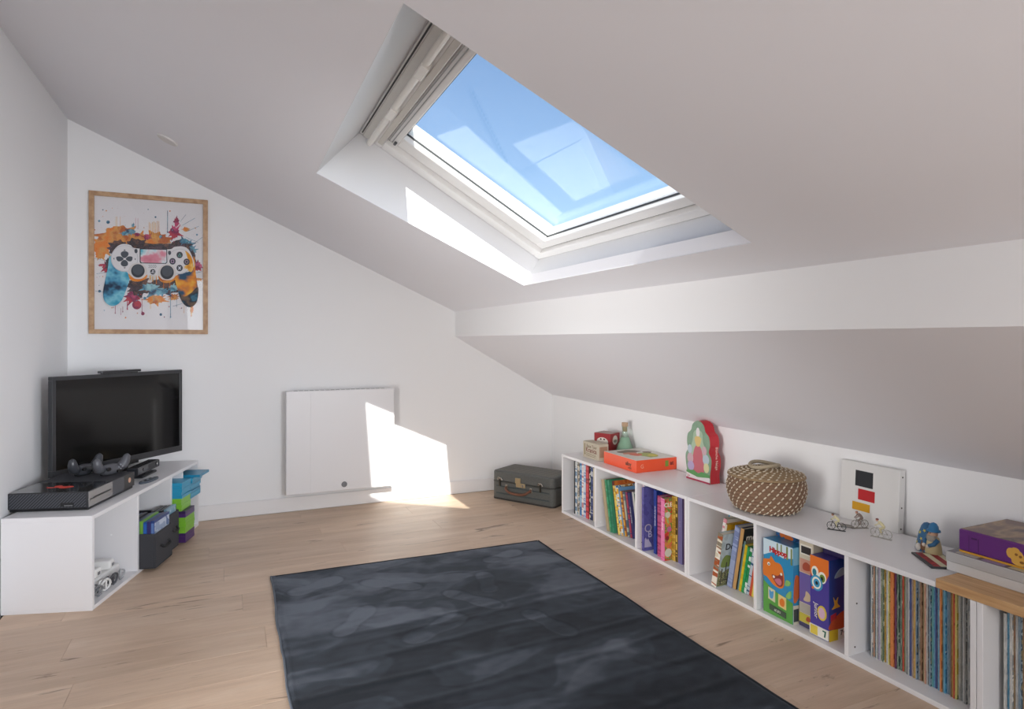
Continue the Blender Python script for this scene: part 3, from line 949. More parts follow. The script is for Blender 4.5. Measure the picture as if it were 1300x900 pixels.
# ------------------------------------------------------------------ things standing on the bookcases
ZT = 0.3922
cb = box_thing('carton_box', 'small cream cardboard box with old-style brown lettering', 'box', (2.975, -0.918, ZT), (0.075, 0.185, 0.103), mat('#cdc2ad', .7, var=.2, bscale=30))
INK_BR = mat('#7a4238', .6)
lettering(cb, 'Rous Tour', .028, (-.0004, -.105, .078), F_NX, mat('#6d5a44', .6))
lettering(cb, 'Kranica', .042, (-.0004, -.100, .053), F_NX, INK_BR, bold=.0006)
for zz, ww in ((.030, .12), (.022, .13), (.014, .11)):
    rbox(-.0003, .001, -.16 + (.13 - ww) / 2, -.16 + (.13 + ww) / 2, zz, zz + .003).build('printed_line', mat('#8b7a63', .6), cb)
rbox(-.0003, .001, -.028, -.016, .018, .09).build('printed_line', mat('#8a7d5a', .6), cb)
rbox(.010, .066, -.1854, -.1846, .020, .088).build('side_label', mat('#b58f74', .6, var=.3, bscale=90), cb)

rb = box_thing('carton_box', 'dark red square box with white round emblems behind the cream box', 'box', (3.058, -0.920, ZT), (0.112, 0.126, 0.152), mat('#a03034', .45, var=.15, bscale=20), rotz=R(24))
flat_nx(rb, 'oval_emblem', [(0, disc_poly(.064, .098, .044, .028, 24)), (1, disc_poly(.052, .114, .007, .005)), (1, disc_poly(.078, .114, .007, .005))], [mat('#e6ddd2', .5), mat('#3c2b2b', .5)])
flat_ny(rb, 'round_emblem', [(0, disc_poly(.055, .108, .030, .030, 20)), (1, disc_poly(.055, .102, .020, .010, 14))], [mat('#d8cfc4', .5), mat('#8c7f72', .5)], -.126)
rbox(0.004, .108, -.122, -.004, .1522, .1532).build('box_top', mat('#b59a92', .5, var=.3, bscale=30), rb)
for zz in (.02, .035):
    rbox(.02, .095, -.1266, -.1262, zz, zz + .004).build('printed_line', mat('#c48f86', .5), rb)

M_GG = glass_mat('green_glass', (0.88, 0.94, 0.90, 1), 0.02, 1.45)
bt = thing('glass_bottle', 'conical pale green glass bottle with a cork against the knee wall', 'bottle', (3.185, -1.086, ZT))
MB().lathe([(.058, 0.0), (.064, .004), (.065, .040), (.050, .082), (.030, .135), (.021, .160), (.019, .168), (.019, .198), (.0215, .200), (.0215, .205), (.0165, .205),
            (.0150, .168), (.0165, .160), (.026, .135), (.046, .082), (.060, .041), (.058, .006), (.0, .006)], 28).build('glass_body', M_GG, bt, smooth=True)
MB().lathe([(.0140, .174), (.0145, .205), (.0200, .206), (.0205, .224), (.0195, .230), (.0, .231)], 20).build('cork', mat('#c9a98a', .7, bump=.4, bscale=120, var=.3), bt, smooth=False)
MB().lathe([(.0, .0065), (.0575, .0065), (.0590, .040), (.0450, .081), (.024, .135), (.0, .136)], 24).build('glass_content', mat('#a9bfae', .5), bt)

ob = box_thing('game_box', 'orange flat game box with a white pictured lid beside the bottle', 'game box', (2.983, -1.153, ZT), (0.288, 0.337, 0.071), mat('#ee5a34', .4))
rbox(0.0015, .2865, -.3355, -.0015, .0705, .0722).build('lid_picture', mat('#d9d4cb', .4), ob)
mb = MB()
def blob(cx, cy, rx, ry, n=14, seed=1, j=.35):
    q = random.Random(seed)
    return [(cx + rx * (1 - j / 2 + j * q.random()) * cos(2 * pi * i / n), cy + ry * (1 - j / 2 + j * q.random()) * sin(2 * pi * i / n)) for i in range(n)]
for k, (mi, p_) in enumerate([(0, blob(.13, -.08, .075, .045, seed=3)), (1, blob(.10, -.13, .05, .03, seed=4)), (2, blob(.17, -.22, .055, .075, seed=5)), (3, blob(.11, -.18, .035, .04, seed=6)), (0, blob(.22, -.14, .03, .025, seed=8)), (4, blob(.19, -.24, .03, .03, seed=9))]):
    mb.mi = mi
    mb.prism(spline(p_, 3), .0722, .0726 + .0002 * k)
mb.build('lid_drawing', [mat('#7a6557', .5), mat('#c9826a', .5), mat('#a3a84c', .5), mat('#d9654a', .5), mat('#d3c04a', .5)], ob)
lettering(ob, 'alloy', .030, (-.0006, -.262, .040), F_NX, mat('#6b3c2c', .5), bold=.001)
lettering(ob, 'sept', .020, (-.0006, -.275, .020), F_NX, mat('#6b3c2c', .5))
lettering(ob, 'G', .032, (.042, -.3376, .034), F_NY, mat('#f0b59c', .5))
rbox(.205, .228, -.3377, -.3368, .022, .056).build('green_mark', mat('#7f9a3c', .5), ob)
lettering(ob, 'at', .034, (.252, -.3376, .040), F_NY, mat('#7a1f18', .5), bold=.001)

# scalloped red box
hb = thing('puzzle_box', 'scalloped red box with a pale fairy tale picture leaning under the slope', 'box', (3.170, -1.790, ZT))
out = spline([(-.092, 0), (-.090, .05), (-.098, .095), (-.098, .135), (-.080, .165), (-.088, .20), (-.082, .245), (-.055, .27), (-.040, .305), (0, .325),
              (.040, .305), (.055, .27), (.082, .245), (.088, .20), (.080, .165), (.098, .135), (.098, .095), (.090, .05), (.092, 0)], 5, closed=False)
NX = Matrix(((0, 0, 1, 0), (-1, 0, 0, 0), (0, 1, 0, 0), (0, 0, 0, 1)))
MB().prism(out, 0.004, 0.068, NX).build('box', mat('#c32430', .35), hb, bevel=.001)
MB().prism(out, 0.0, 0.004, NX).build('front_card', mat('#8fae92', .45, var=.35, bscale=40), hb)
mb = MB()
for k, (mi, p_) in enumerate([
    (0, spline([(0, .275), (.032, .262), (.040, .215), (.062, .165), (.055, .10), (.048, .07), (-.048, .07), (-.056, .10), (-.060, .165), (-.042, .215), (-.032, .262)], 4)),
    (1, spline([(-.02, .185), (.02, .185), (.042, .12), (.046, .055), (0, .045), (-.046, .055), (-.042, .12)], 4)),
    (2, disc_poly(0, .262, .014, .026)), (3, spline([(-.026, .228), (-.012, .24), (.012, .24), (.026, .228), (.016, .195), (0, .185), (-.016, .195)], 4)),
    (4, disc_poly(-.060, .115, .024, .030)), (5, disc_poly(.062, .125, .024, .028)), (6, disc_poly(-.055, .075, .026, .026)), (7, disc_poly(.066, .082, .020, .026)), (4, disc_poly(.050, .17, .018, .024)), (5, disc_poly(-.062, .165, .018, .024)),
    (8, [(-.091, .045), (-.03, .055), (0, .040), (.03, .055), (.091, .048), (.091, .03), (0, .018), (-.091, .032)]),
    (2, [(-.091, .008), (.091, .008), (.091, .034), (.0, .022), (-.091, .036)]), (9, [(-.092, 0), (.092, 0), (.092, .009), (-.092, .009)])]):
    mb.mi = mi
    mb.prism(p_, -.0004 - .0002 * k, 0.001, NX)
o = mb.build('fairy_tale_picture', [mat('#a9c0a4', .5), mat('#c46a74', .5), mat('#e6dfe0', .5), mat('#dcc07c', .5), mat('#c9a8b0', .5), mat('#b9c6cf', .5), mat('#b7a6c9', .5), mat('#d6d0a0', .5), mat('#5f9a5c', .5), mat('#b03a56', .5)], hb)
lettering(hb, 'Blanche Neige', .021, (.038, -.0975, .135), (0, 0, 0), mat('#efd9c8', .5), sx=.8).matrix_local = Matrix.Translation((.038, -.1005, .135)) @ Matrix(((0, 1, 0, 0), (0, 0, -1, 0), (-1, 0, 0, 0), (0, 0, 0, 1)))
lettering(hb, '2+', .020, (-.004, .070, .018), F_NX, INK_R)

# woven basket
bk = thing('woven_basket', 'round lidded seagrass basket with white spiral stitching', 'basket', (3.078, -2.345, ZT + .0008))
prof_ctrl = [(.120, .0), (.140, .012), (.158, .045), (.168, .085), (.166, .120), (.155, .148)]
pr = spline(prof_ctrl, 8, closed=False)
def weave_mat(name, c1, c2):
    return ramp_mat(name, [c1, c2, c1], (1, 1, 1), 55, .8, hard=False, detail=5, rnd_shift=False)
M_SEA = mat('#94735a', .85, bump=1.0, bscale=130, var=.55)
M_SEA2 = mat('#a98d6b', .85, bump=1.0, bscale=130, var=.5)
rows, prr = 11, []
for i in range(rows):
    t0 = i / rows
    def at(t):
        f = t * (len(pr) - 1); k = min(int(f), len(pr) - 2); f -= k
        return tuple(a + (b - a) * f for a, b in zip(pr[k], pr[k + 1]))
    for q in (0.08, .3, .5, .7, .92):
        r_, z_ = at(t0 + q / rows)
        bulge = .0055 * sin(pi * q)
        prr.append((r_ - .003 + bulge, z_))
MB().lathe([(.0, .0)] + prr + [(.148, .149), (.0, .149)], 64).build('basket_body', M_SEA, bk, smooth=True)
st = MB()
M_ST = mat('#d8cdb8', .8)
nst = 30
for j in range(1, rows):
    r_, z_ = at((j + .5) / rows)
    for i in range(nst):
        a = 2 * pi * (i + .42 * j) / nst
        m = Matrix.Translation(((r_ + .001) * cos(a), (r_ + .001) * sin(a), z_)) @ Matrix.Rotation(a + pi / 2, 4, 'Z') @ Matrix.Rotation(-.75, 4, 'Y')
        st.ball((0, 0, 0), (.0088, .0030, .0035), 6, 4, m)
tag(st.build('stitching', M_ST, bk, smooth=True), kind='stuff')
ld = MB()
lp = []
for i in range(9):
    for q in (.08, .35, .65, .92):
        t = (i + q) / 9
        r_ = .166 * (1 - t)
        z_ = .154 + .030 * (1 - (1 - t) ** 2) + .005 * sin(pi * q)
        lp.append((max(r_, .0001), z_))
ld.lathe([(.150, .150), (.166, .150)] + lp + [(0, .186)], 56)
lid_ = ld.build('basket_lid', M_SEA2, bk, smooth=True)
st = MB()
for i in range(8):
    t = (i + .5) / 9
    r_ = .166 * (1 - t); z_ = .158 + .030 * (1 - (1 - t) ** 2)
    n_ = max(6, int(26 * (1 - t) + 6))
    for k in range(n_):
        a = 2 * pi * (k + .4 * i) / n_
        m = Matrix.Translation((r_ * cos(a), r_ * sin(a), z_)) @ Matrix.Rotation(a + pi / 2 + .6, 4, 'Z')
        st.ball((0, 0, 0), (.0095, .0032, .0032), 6, 4, m)
tag(st.build('stitching', M_ST, lid_, smooth=True), kind='stuff')
loop = [(.066 * cos(a) - .01, .055 * sin(a), .192 + .010 * sin(a) ** 2) for a in [2 * pi * i / 28 for i in range(28)]]
hn = MB(); hn.tube(loop, .0085, 8, closed=True)
hn.build('rope_handle', mat('#b8a98f', .85, bump=1.0, bscale=150, var=.4), bk, smooth=True)

# leaning white canvas; its cartoon figure is replaced by plain colour fields
cv_ = thing('canvas_panel', 'square white canvas leaning on the knee wall with plain colour fields', 'canvas', (3.262, -2.573, ZT), rot=(0, R(3.0), R(-1.5)))
rbox(0, .034, -.262, 0, 0, .248).build('stretched_canvas', mat('#e3e1de', .7, bump=.3, bscale=400), cv_, bevel=.002)
flat_nx(cv_, 'colour_fields', [(0, [(.070, .150), (.150, .150), (.150, .215), (.070, .215)]), (1, [(.085, .095), (.160, .095), (.160, .140), (.085, .140)]), (2, [(.060, .050), (.140, .050), (.140, .083), (.060, .083)])],
        [mat('#2c2d31', .6), mat('#c0262a', .6), mat('#d8a021', .6)])
for zz in (.018, .10, .22):
    MB().lathe([(.0, 0), (.0035, 0), (.0030, .0015), (.0, .002)], 10, Matrix.Translation((.017, -.262, zz)) @ Matrix.Rotation(pi / 2, 4, 'X')).build('tack', M_SCREW, cv_)


# small racing cyclists
def cyclist(label, loc, rotz, frame_c, shirt_c, helmet_c, s=1.0, pose=0.0):
    t_ = thing('cyclist_figurine', label, 'figurine', loc, rotz, 'miniature racing cyclists')
    W_ = .0165 * s
    base = MB()
    base.prism([(-.036 * s, -.006 * s), (.036 * s, -.006 * s), (.036 * s, .006 * s), (-.036 * s, .006 * s)], 0, .0022 * s)
    base.build('base_plate', mat(frame_c, .4, .4), t_)
    for sx_ in (-1, 1):
        wh = MB()
        wh.tube([(sx_ * .021 * s + W_ * cos(a), 0, .002 * s + W_ + W_ * sin(a)) for a in [2 * pi * i / 20 for i in range(20)]], .0014 * s, 5, closed=True)
        for a in (0, pi / 3, 2 * pi / 3):
            wh.tube([(sx_ * .021 * s + W_ * cos(a), 0, .002 * s + W_ + W_ * sin(a)), (sx_ * .021 * s - W_ * cos(a), 0, .002 * s + W_ - W_ * sin(a))], .0005 * s, 4)
        wh.ball((sx_ * .021 * s, 0, .002 * s + W_), .003 * s, 6, 4)
        wh.build('wheel', mat(frame_c, .4, .4), t_)
    fr = MB()
    h_ = .002 * s + W_
    for a_, b_ in (((-.021, h_ / s), (-.002, .016)), ((-.002, .016), (.015, .036)), ((-.009, .038), (-.002, .016)), ((-.009, .036), (.015, .038)), ((.015, .042), (.021, h_ / s)), ((-.021, h_ / s), (-.009, .037)), ((.015, .043), (.024, .045))):
        fr.tube([(a_[0] * s, 0, a_[1] * s), (b_[0] * s, 0, b_[1] * s)], .0011 * s, 5)
    fr.build('bicycle_frame', mat(frame_c, .4, .4), t_)
    rd = MB()          # rider: hips on the saddle, back bent, hands on the bar
    rd.tube([(-.012 * s, 0, .043 * s), (-.004 * s, 0, .052 * s), (.006 * s, 0, .060 * s), (.010 * s, 0, .062 * s)], [.0045 * s, .0062 * s, .0062 * s, .003 * s], 8)
    for sy_ in (-1, 1):
        k_ = .004 * sy_ * s
        rd.tube([(-.010 * s, k_, .042 * s), (.004 * s, k_ * 1.3, (.034 + .004 * sy_) * s), (-.002 * s, k_, (.018 + .004 * sy_) * s), (.002 * s, k_, (.016 + .004 * sy_) * s)], [.0042 * s, .0032 * s, .0021 * s, .0018 * s], 6)
        rd.tube([(.006 * s, k_ * 1.3, .059 * s), (.012 * s, k_ * 1.5, .051 * s), (.022 * s, k_, .046 * s)], [.0028 * s, .0021 * s, .0016 * s], 6)
    rd.build('rider_body', mat(shirt_c, .5), t_, smooth=True)
    hd = MB(); hd.ball((.015 * s, 0, .067 * s), (.0052 * s, .0044 * s, .0058 * s), 8, 6)
    hd = hd.build('rider_head', mat('#c9a084', .5), t_, smooth=True)
    hm = MB(); hm.ball((.014 * s, 0, .0695 * s), (.0060 * s, .0050 * s, .0042 * s), 8, 5); hm.build('cap', mat(helmet_c, .5), hd, smooth=True)


cyclist('black miniature bicycle with a cream rider, nearest the basket', (3.080, -2.702, ZT), R(123), '#1d1f21', '#d8cfa6', '#6d4a3a', .90)
cyclist('pewter miniature cyclist seen end-on right before the canvas', (3.190, -2.722, ZT), R(160), '#8d8880', '#8d7a70', '#a06a5c', .95)
cyclist('silver miniature bicycle with a cream rider and red-brown cap', (3.148, -2.842, ZT), R(105), '#a8a49d', '#d3c89e', '#7a3a34', 1.0)
lf = MB()  # flattened grey blob behind the first bicycle
lf.lathe([(.0, .0), (.010, .002), (.014, .006), (.010, .010), (.0, .012)], 12, Matrix.Translation((0, 0, 0)), 2.0, .8)
lfo = lf.build('grey_piece', mat('#8f8a84', .45, .5), loc=(3.155, -2.690, ZT), rot=(0, 0, R(115)), smooth=True)
tag(lfo, 'small flat grey piece lying behind the black bicycle', 'trinket')

# hunched figurine in a starry cloak
wz = thing('gnome_figurine', 'small figurine in a blue starry cloak and blue hat', 'figurine', (3.165, -3.020, ZT), R(-25))
M_CLK = mat('#2f6690', .4); M_STAR = mat('#d9c85a', .4)
cl = MB()
cl.lathe([(.0, .0), (.040, .0), (.042, .004), (.036, .03), (.028, .065), (.020, .088), (.012, .098), (.0, .102)], 20, Matrix.Translation((-.004, .018, 0)), .85, 1.0)
ck = cl.build('cloak', M_CLK, wz, smooth=True)
for ax, zz in ((3.4, .045), (3.7, .075), (3.05, .065), (4.1, .030), (2.8, .028)):
    r_ = .040 - .22 * zz
    poly = [((.006 if i % 2 == 0 else .0025) * cos(pi * i / 5), (.006 if i % 2 == 0 else .0025) * sin(pi * i / 5)) for i in range(10)]
    m = Matrix.Translation((-.004 + (r_ * .86 + .0015) * cos(ax), .018 + (r_ + .0015) * sin(ax), zz)) @ Matrix.Rotation(ax, 4, 'Z') @ Matrix.Rotation(pi / 2 - .25, 4, 'Y')
    MB().prism(poly, -.004, .0012, m).build('star', M_STAR, ck)
MB().lathe([(.0, .0), (.030, .0), (.032, .006), (.028, .035), (.020, .060), (.0, .064)], 18, Matrix.Translation((-.010, -.026, 0)), .8, .9).build('robe', mat('#c9b88c', .5), wz, smooth=True)
hd = MB(); hd.ball((-.012, -.026, .074), (.015, .015, .017), 12, 8)
hd.tube([(-.024, -.026, .074), (-.030, -.026, .071)], [.004, .003], 6)
hd = hd.build('head', mat('#c9a084', .5), wz, smooth=True)
for sy_ in (-.006, .006):
    b_ = MB(); b_.ball((-.0255, -.026 + sy_, .078), .0018, 6, 4); b_.build('eye', INK_K, hd)
MB().lathe([(.0, -.034), (.010, -.030), (.020, -.012), (.018, .0), (.0, .004)], 14, Matrix.Translation((-.018, -.026, .068)), .7, 1.0).build('beard', mat('#a19a90', .7, bump=.8, bscale=200), hd, smooth=True)
MB().lathe([(.022, .0), (.021, .005), (.016, .008), (.015, .018), (.009, .028), (.0, .032)], 18, Matrix.Translation((-.010, -.026, .082))).build('hat', mat('#2f75a6', .4), hd, smooth=True)
for sy_, zz in ((-.050, .042), (-.004, .040)):
    ar = MB(); ar.tube([(-.010, -.026 + (sy_ + .026) * .9, .056), (-.026, sy_, .042), (-.036, -.026 + (sy_ + .026) * .5, .034)], [.008, .0075, .006], 8)
    ar.build('sleeve', M_CLK, wz, smooth=True)
    bh = MB(); bh.ball((-.038, -.026 + (sy_ + .026) * .45, .032), .0065, 8, 6); bh.build('hand', mat('#e0d2c4', .5), wz, smooth=True)
b_ = MB(); b_.ball((-.036, .016, .014), (.010, .012, .014), 10, 7); b_.build('white_bundle', mat('#d9d3cc', .6), wz, smooth=True)
b_ = MB(); b_.lathe([(.0, .0), (.016, .0), (.017, .02), (.012, .04), (.0, .044)], 12, Matrix.Translation((-.020, .004, .0))); b_.build('sack', mat('#7a5235', .6), wz, smooth=True)

# dark framed card with red and cream stripes
ang = math.atan2(-.124, -.087)
cdv = thing('striped_card', 'dark edged card with red and cream stripes beside the wooden board', 'card', (3.083, -3.000, ZT), ang + pi / 2 - pi / 2)
rbox(0, .150, 0, .100, 0, .006).build('card_body', mat('#37383b', .4), cdv, bevel=.001)
for k, c in enumerate(('#b02e34', '#ddd6b4', '#a8262c', '#ddd6b4')):
    rbox(.008, .142, .012 + .021 * k, .032 + .021 * k, .006, .0066).build('stripe', mat(c, .5), cdv)
for k in range(9):
    rbox(.014 + .0135 * k, .022 + .0135 * k, .015, .028, .0066, .0070).build('printed_glyph', mat('#7c3034', .5), cdv) if k % 4 != 3 else None

# silver-white box and purple box on the wooden board
M_SILV = mat('#c9c7c6', .25, .35)
wbx = thing('game_box', 'flat silver white game box on the wooden board', 'game box', (3.000, -3.166, .4046))
rbox(.002, .278, -.398, -.002, 0, .030).build('box_base', mat('#d3d1d0', .25, .2), wbx, bevel=.0015)
rbox(0, .280, -.400, 0, .031, .0605).build('box_lid', M_SILV, wbx, bevel=.0015)
rbox(.004, .276, -.396, -.004, .0605, .0613).build('lid_picture', mat('#5d5560', .35), wbx)
for k in range(5):
    rbox(.008, .05, -.388 + .075 * k, -.325 + .075 * k, .0613, .0617).build('picture_tile', mat(['#b5b0a0', '#a9c0c0', '#c9c2a4', '#a08fb4', '#bcb8b0'][k], .4), wbx)
pbx = thing('game_box', 'large purple game box lying on top of the silver white one', 'game box', (3.030, -3.190, .4665))
rbox(0, .262, -.40, 0, 0, .006).build('box_base', mat('#d39a34', .4), pbx, bevel=.001)
rbox(-.001, .263, -.401, .001, .006, .074).build('box_lid', mat('#642a78', .35), pbx, bevel=.004)
rbox(.004, .258, -.396, -.004, .074, .0748).build('lid_picture', ramp_mat('landscape_print', ['#6b5648', '#8f7156', '#57484a', '#a98a6a', '#7a5f55'], (5, 9, 1), 1.1, .35, hard=False, rnd_shift=False), pbx)
gold = [disc_poly(.165, .032, .018, .022, 14), disc_poly(.148, .040, .012, .016, 12), disc_poly(.182, .026, .016, .014, 12), disc_poly(.196, .030, .014, .02, 12), disc_poly(.170, .018, .020, .011, 12), disc_poly(.160, .050, .012, .010, 12)]
flat_nx(pbx, 'gold_emblem', [(0, p_) for p_ in gold] + [(1, disc_poly(.163, .040, .004)), (1, disc_poly(.174, .036, .004)), (1, disc_poly(.190, .030, .004)), (1, disc_poly(.178, .020, .006, .004))], [mat('#d9a84c', .4), mat('#8a5a24', .4)], x=-.0014)
flat_nx(pbx, 'printed_lines', [(0, [(.030, .008), (.031, .008), (.031, .060), (.030, .060)]), (0, [(.058, .008), (.059, .008), (.059, .055), (.058, .055)]), (0, [(.038, .050), (.054, .050), (.054, .055), (.038, .055)])], [mat('#3f1850', .4)], x=-.0014)

# ------------------------------------------------------------------ suitcase in the corner
sdir = Vector((.268, -.447)).normalized()
sc_ = thing('suitcase', 'old dark grey suitcase with leather handle and brass locks in the corner', 'suitcase', (2.619, -0.230, 0), math.atan2(sdir.y, sdir.x))
# local: +x along the front face (towards the bookcase), +y to the wall, front face looks to -y
SLn, SD, SH = .521, .285, .205
M_LEA = mat('#5d5e5b', .5, bump=.7, bscale=90, var=.45)
def rrect(w_, d_, r_, n=4):
    pts = []
    for cx, cy, a0 in ((w_ - r_, r_, -90), (w_ - r_, d_ - r_, 0), (r_, d_ - r_, 90), (r_, r_, 180)):
        pts += [(cx + r_ * cos(R(a0 + 90 * i / n)), cy + r_ * sin(R(a0 + 90 * i / n))) for i in range(n + 1)]
    return pts
rr = rrect(SLn, SD, .03)
MB().prism(rr, .003, .128).build('case_body', M_LEA, sc_, bevel=.006, segs=2)
MB().prism(rr, .130, SH).build('case_lid', M_LEA, sc_, bevel=.012, segs=3)
for k in range(7):
    rbox(.03, SLn - .03, .045 + .034 * k, .049 + .034 * k, SH - .0005, SH + .0022).build('lid_ridge', mat('#7d766c', .5), sc_)
for zz in (.040, .092):
    rbox(.035, SLn - .035, -.0022, .004, zz, zz + .010).build('ridge', mat('#3a4345', .45), sc_, bevel=.002)
MB().prism([(p[0] * 1.006 - .0015, p[1] * 1.01 - .0015) for p in rr], .126, .133).build('rim_strip', mat('#3b3c3a', .4), sc_)
MB().prism([(p[0] * 1.004 - .001, p[1] * 1.006 - .001) for p in rr], .0, .012).build('foot_strip', mat('#2b2826', .5), sc_)
M_BRASS = mat('#b9a98a', .3, .8); M_CHR = mat('#b9b6b0', .25, .9)
for xx in (.070, .415):
    lk = rbox(xx - .016, xx + .016, -.006, .002, .140, .158).build('latch', M_CHR, sc_, bevel=.002)
    rbox(xx - .007, xx + .007, -.010, -.002, .098, .150).build('latch_tongue', mat('#3c3831', .4, .6), lk, bevel=.002)
    MB().tube([(xx - .020, -.005, .142), (xx - .012, -.010, .160), (xx + .012, -.010, .160), (xx + .020, -.005, .142)], .003, 6).build('latch_loop', M_CHR, lk)
lk = rbox(.205, .250, -.007, .002, .135, .172).build('lock_plate', M_BRASS, sc_, bevel=.002)
rbox(.212, .290, -.009, .002, .108, .138).build('lock_body', M_BRASS, lk, bevel=.003)
MB().lathe([(.009, 0), (.009, .004), (.004, .005), (.0, .005)], 12, Matrix.Translation((.272, -.009, .123)) @ Matrix.Rotation(pi / 2, 4, 'X')).build('keyhole_boss', M_CHR, lk)
hp = [(.130, -.010, .098), (.140, -.030, .090), (.175, -.040, .072), (.240, -.042, .066), (.300, -.040, .072), (.330, -.030, .090), (.338, -.010, .098)]
hs = MB(); hs.tube(spline(hp, 3, closed=False), .0085, 8); hs.build('leather_handle', mat('#7a4c36', .55, var=.4, bscale=40), sc_, smooth=True)
for xx in (.130, .338):
    rbox(xx - .010, xx + .010, -.008, .002, .080, .116).build('handle_bracket', M_CHR, sc_, bevel=.002)

# ------------------------------------------------------------------ panel heater on the back wall
hx0, hx1, hz0, hz1 = 1.2082, 1.925, .1313, .814
ht = thing('panel_heater', 'white flat wall panel heater between the television and the suitcase', 'heater', (hx0, 0, hz0))
HW, HH = hx1 - hx0, hz1 - hz0
M_HEAT = mat('#e6e4e5', .35)
rbox(0, HW, -.110, -.045, 0, HH).build('casing', M_HEAT, ht, bevel=.004, segs=2)
rbox(.004, .152, -.1118, -.109, .004, HH - .004).build('side_panel', M_HEAT, ht, bevel=.001)
rbox(.1545, HW - .004, -.1118, -.109, .004, HH - .004).build('front_panel', M_HEAT, ht, bevel=.001)
for k in range(18):
    rbox(.05 + .034 * k, .075 + .034 * k, -.092, -.062, HH, HH + .0006).build('grille_slot', mat('#8f8d8e', .5), ht)
for xx in (.12, HW - .12):
    rbox(xx - .03, xx + .03, -.045, 0, .08, HH - .08).build('wall_bracket', mat('#c9c8c8', .5), ht)
kb = MB(); kb.lathe([(.019, 0), (.019, .003), (.016, .008), (.0, .009)], 20, Matrix.Translation((.373, -.1118, .042)) @ Matrix.Rotation(pi / 2, 4, 'X'))
kb.build('control_knob', mat('#77787c', .35, .3), ht)

# ------------------------------------------------------------------ framed poster
px0, px1, pz0, pz1 = .108, .7455, 1.1891, 2.0426
po = thing('framed_poster', 'oak framed poster of a paint splashed game controller on the back wall', 'poster', (px0, 0, pz0))
PWd, PH = px1 - px0, pz1 - pz0
M_OAK = wood_mat('oak_frame', '#a98260', '#c6a27e', (14, 14, 14), .45, 2.0)
fw = .027
for nm, poly in (('frame_bar', [(0, 0), (PWd, 0), (PWd - fw, fw), (fw, fw)]), ('frame_bar', [(0, PH), (fw, PH - fw), (PWd - fw, PH - fw), (PWd, PH)]),
                 ('frame_bar', [(0, 0), (fw, fw), (fw, PH - fw), (0, PH)]), ('frame_bar', [(PWd, 0), (PWd, PH), (PWd - fw, PH - fw), (PWd - fw, fw)])):
    MB().prism(poly, 0.0, .022, ROTX).build(nm, M_OAK, po, bevel=.0012)
rbox(.006, PWd - .006, -.006, -.001, .006, PH - .006).build('backing', mat('#8a6f55', .8), po)
pp = rbox(fw - .004, PWd - fw + .004, -.008, -.006, fw - .004, PH - fw + .004).build('print', mat('#e4e1e3', .6), po)


def art(px, py):
    """poster drawing coordinates (drawn on an 818 x 900 sheet) -> metres on the sheet"""
    u = (px - 92) / 619
    top = 87 + 53 * u; bot = 832 + 4 * u
    return (u * PWd, PH * (1 - (py - top) / (bot - top)))


LAYER = [0]
def ink(name, shapes, m, parent=pp, conv=True):
    mb = MB()
    for sh in shapes:
        y_ = .0081 + .00006 * LAYER[0]
        LAYER[0] += 1
        q = [art(*p) for p in sh] if conv else sh
        k = len(q)
        mb.add([(a, -y_, b) for a, b in q], [tuple(range(k - 1, -1, -1))])
        mb.f[-1] = mb.f[-1][::-1]
    return mb.build(name, m, parent)


def splat(cx, cy, rx, ry, seed, n=22, spike=.9, sm=True):
    q = random.Random(seed)
    pts = []
    for i in range(n):
        k = 1.0 + (spike * q.random() ** 2.2 if i % 2 else -.22 * q.random())
        a = 2 * pi * (i + .3 * q.random()) / n
        pts.append((cx + rx * k * cos(a), cy + ry * k * sin(a)))
    return spline(pts, 3) if sm else pts
def circ(cx, cy, r_, n=14, ry=None):
    ry = ry or r_
    return [(cx + r_ * cos(2 * pi * i / n), cy - ry * sin(2 * pi * i / n)) for i in range(n)]
def drip(x, y0, y1, w_=2.2, rb_=4):
    q = [(x - w_ / 2, y0), (x - w_ / 2, y1)]
    q += [(x + rb_ * cos(a), y1 + rb_ + rb_ * sin(a)) for a in [pi + .5 - (2 * pi - .0 + .0) * (i / 9) * .0 - (pi + 1.0 + 0) * i / 9 * 1.0 for i in range(10)][::1]] if False else []
    return [(x - w_ / 2, y0), (x - w_ / 2, y1), (x - rb_, y1 + rb_), (x - rb_ * .6, y1 + 2 * rb_), (x + rb_ * .6, y1 + 2 * rb_), (x + rb_, y1 + rb_), (x + w_ / 2, y1), (x + w_ / 2, y0)]


def wcol(name, cols, sc=14):
    return ramp_mat('ink_' + name, cols, (1, 1, 1), sc, .6, hard=False, rnd_shift=False, spec=.3)
I_OR = wcol('orange', ['#e8a04c', '#e07e2c', '#d99a52', '#b9622f'])
I_MG = wcol('magenta', ['#a8285c', '#c24a72', '#7d2350', '#b83a4c'])
I_BL = wcol('blue', ['#3f7f9c', '#2b5572', '#6fa3b8', '#34506e'])
I_DK = wcol('dark', ['#3d2f38', '#55404a', '#2c2830', '#6b4a40'], 18)
I_TL = wcol('teal', ['#4fa3bd', '#79b9cc', '#2f6d8c', '#9ac8cf'], 12)
I_GD = wcol('gold', ['#e3a93c', '#d98f2c', '#ecc46a', '#c9702f'], 12)
q = random.Random(11)
ink('paint_splash', [splat(250, 322, 88, 52, 1), splat(160, 375, 44, 50, 2), splat(430, 345, 78, 40, 3), splat(345, 340, 50, 26, 51), splat(190, 290, 14, 10, 4), splat(430, 655, 52, 22, 5), splat(525, 642, 24, 16, 6), splat(590, 290, 16, 12, 7), splat(655, 550, 22, 8, 8), splat(146, 420, 22, 24, 9), splat(622, 705, 9, 20, 10)], I_OR)
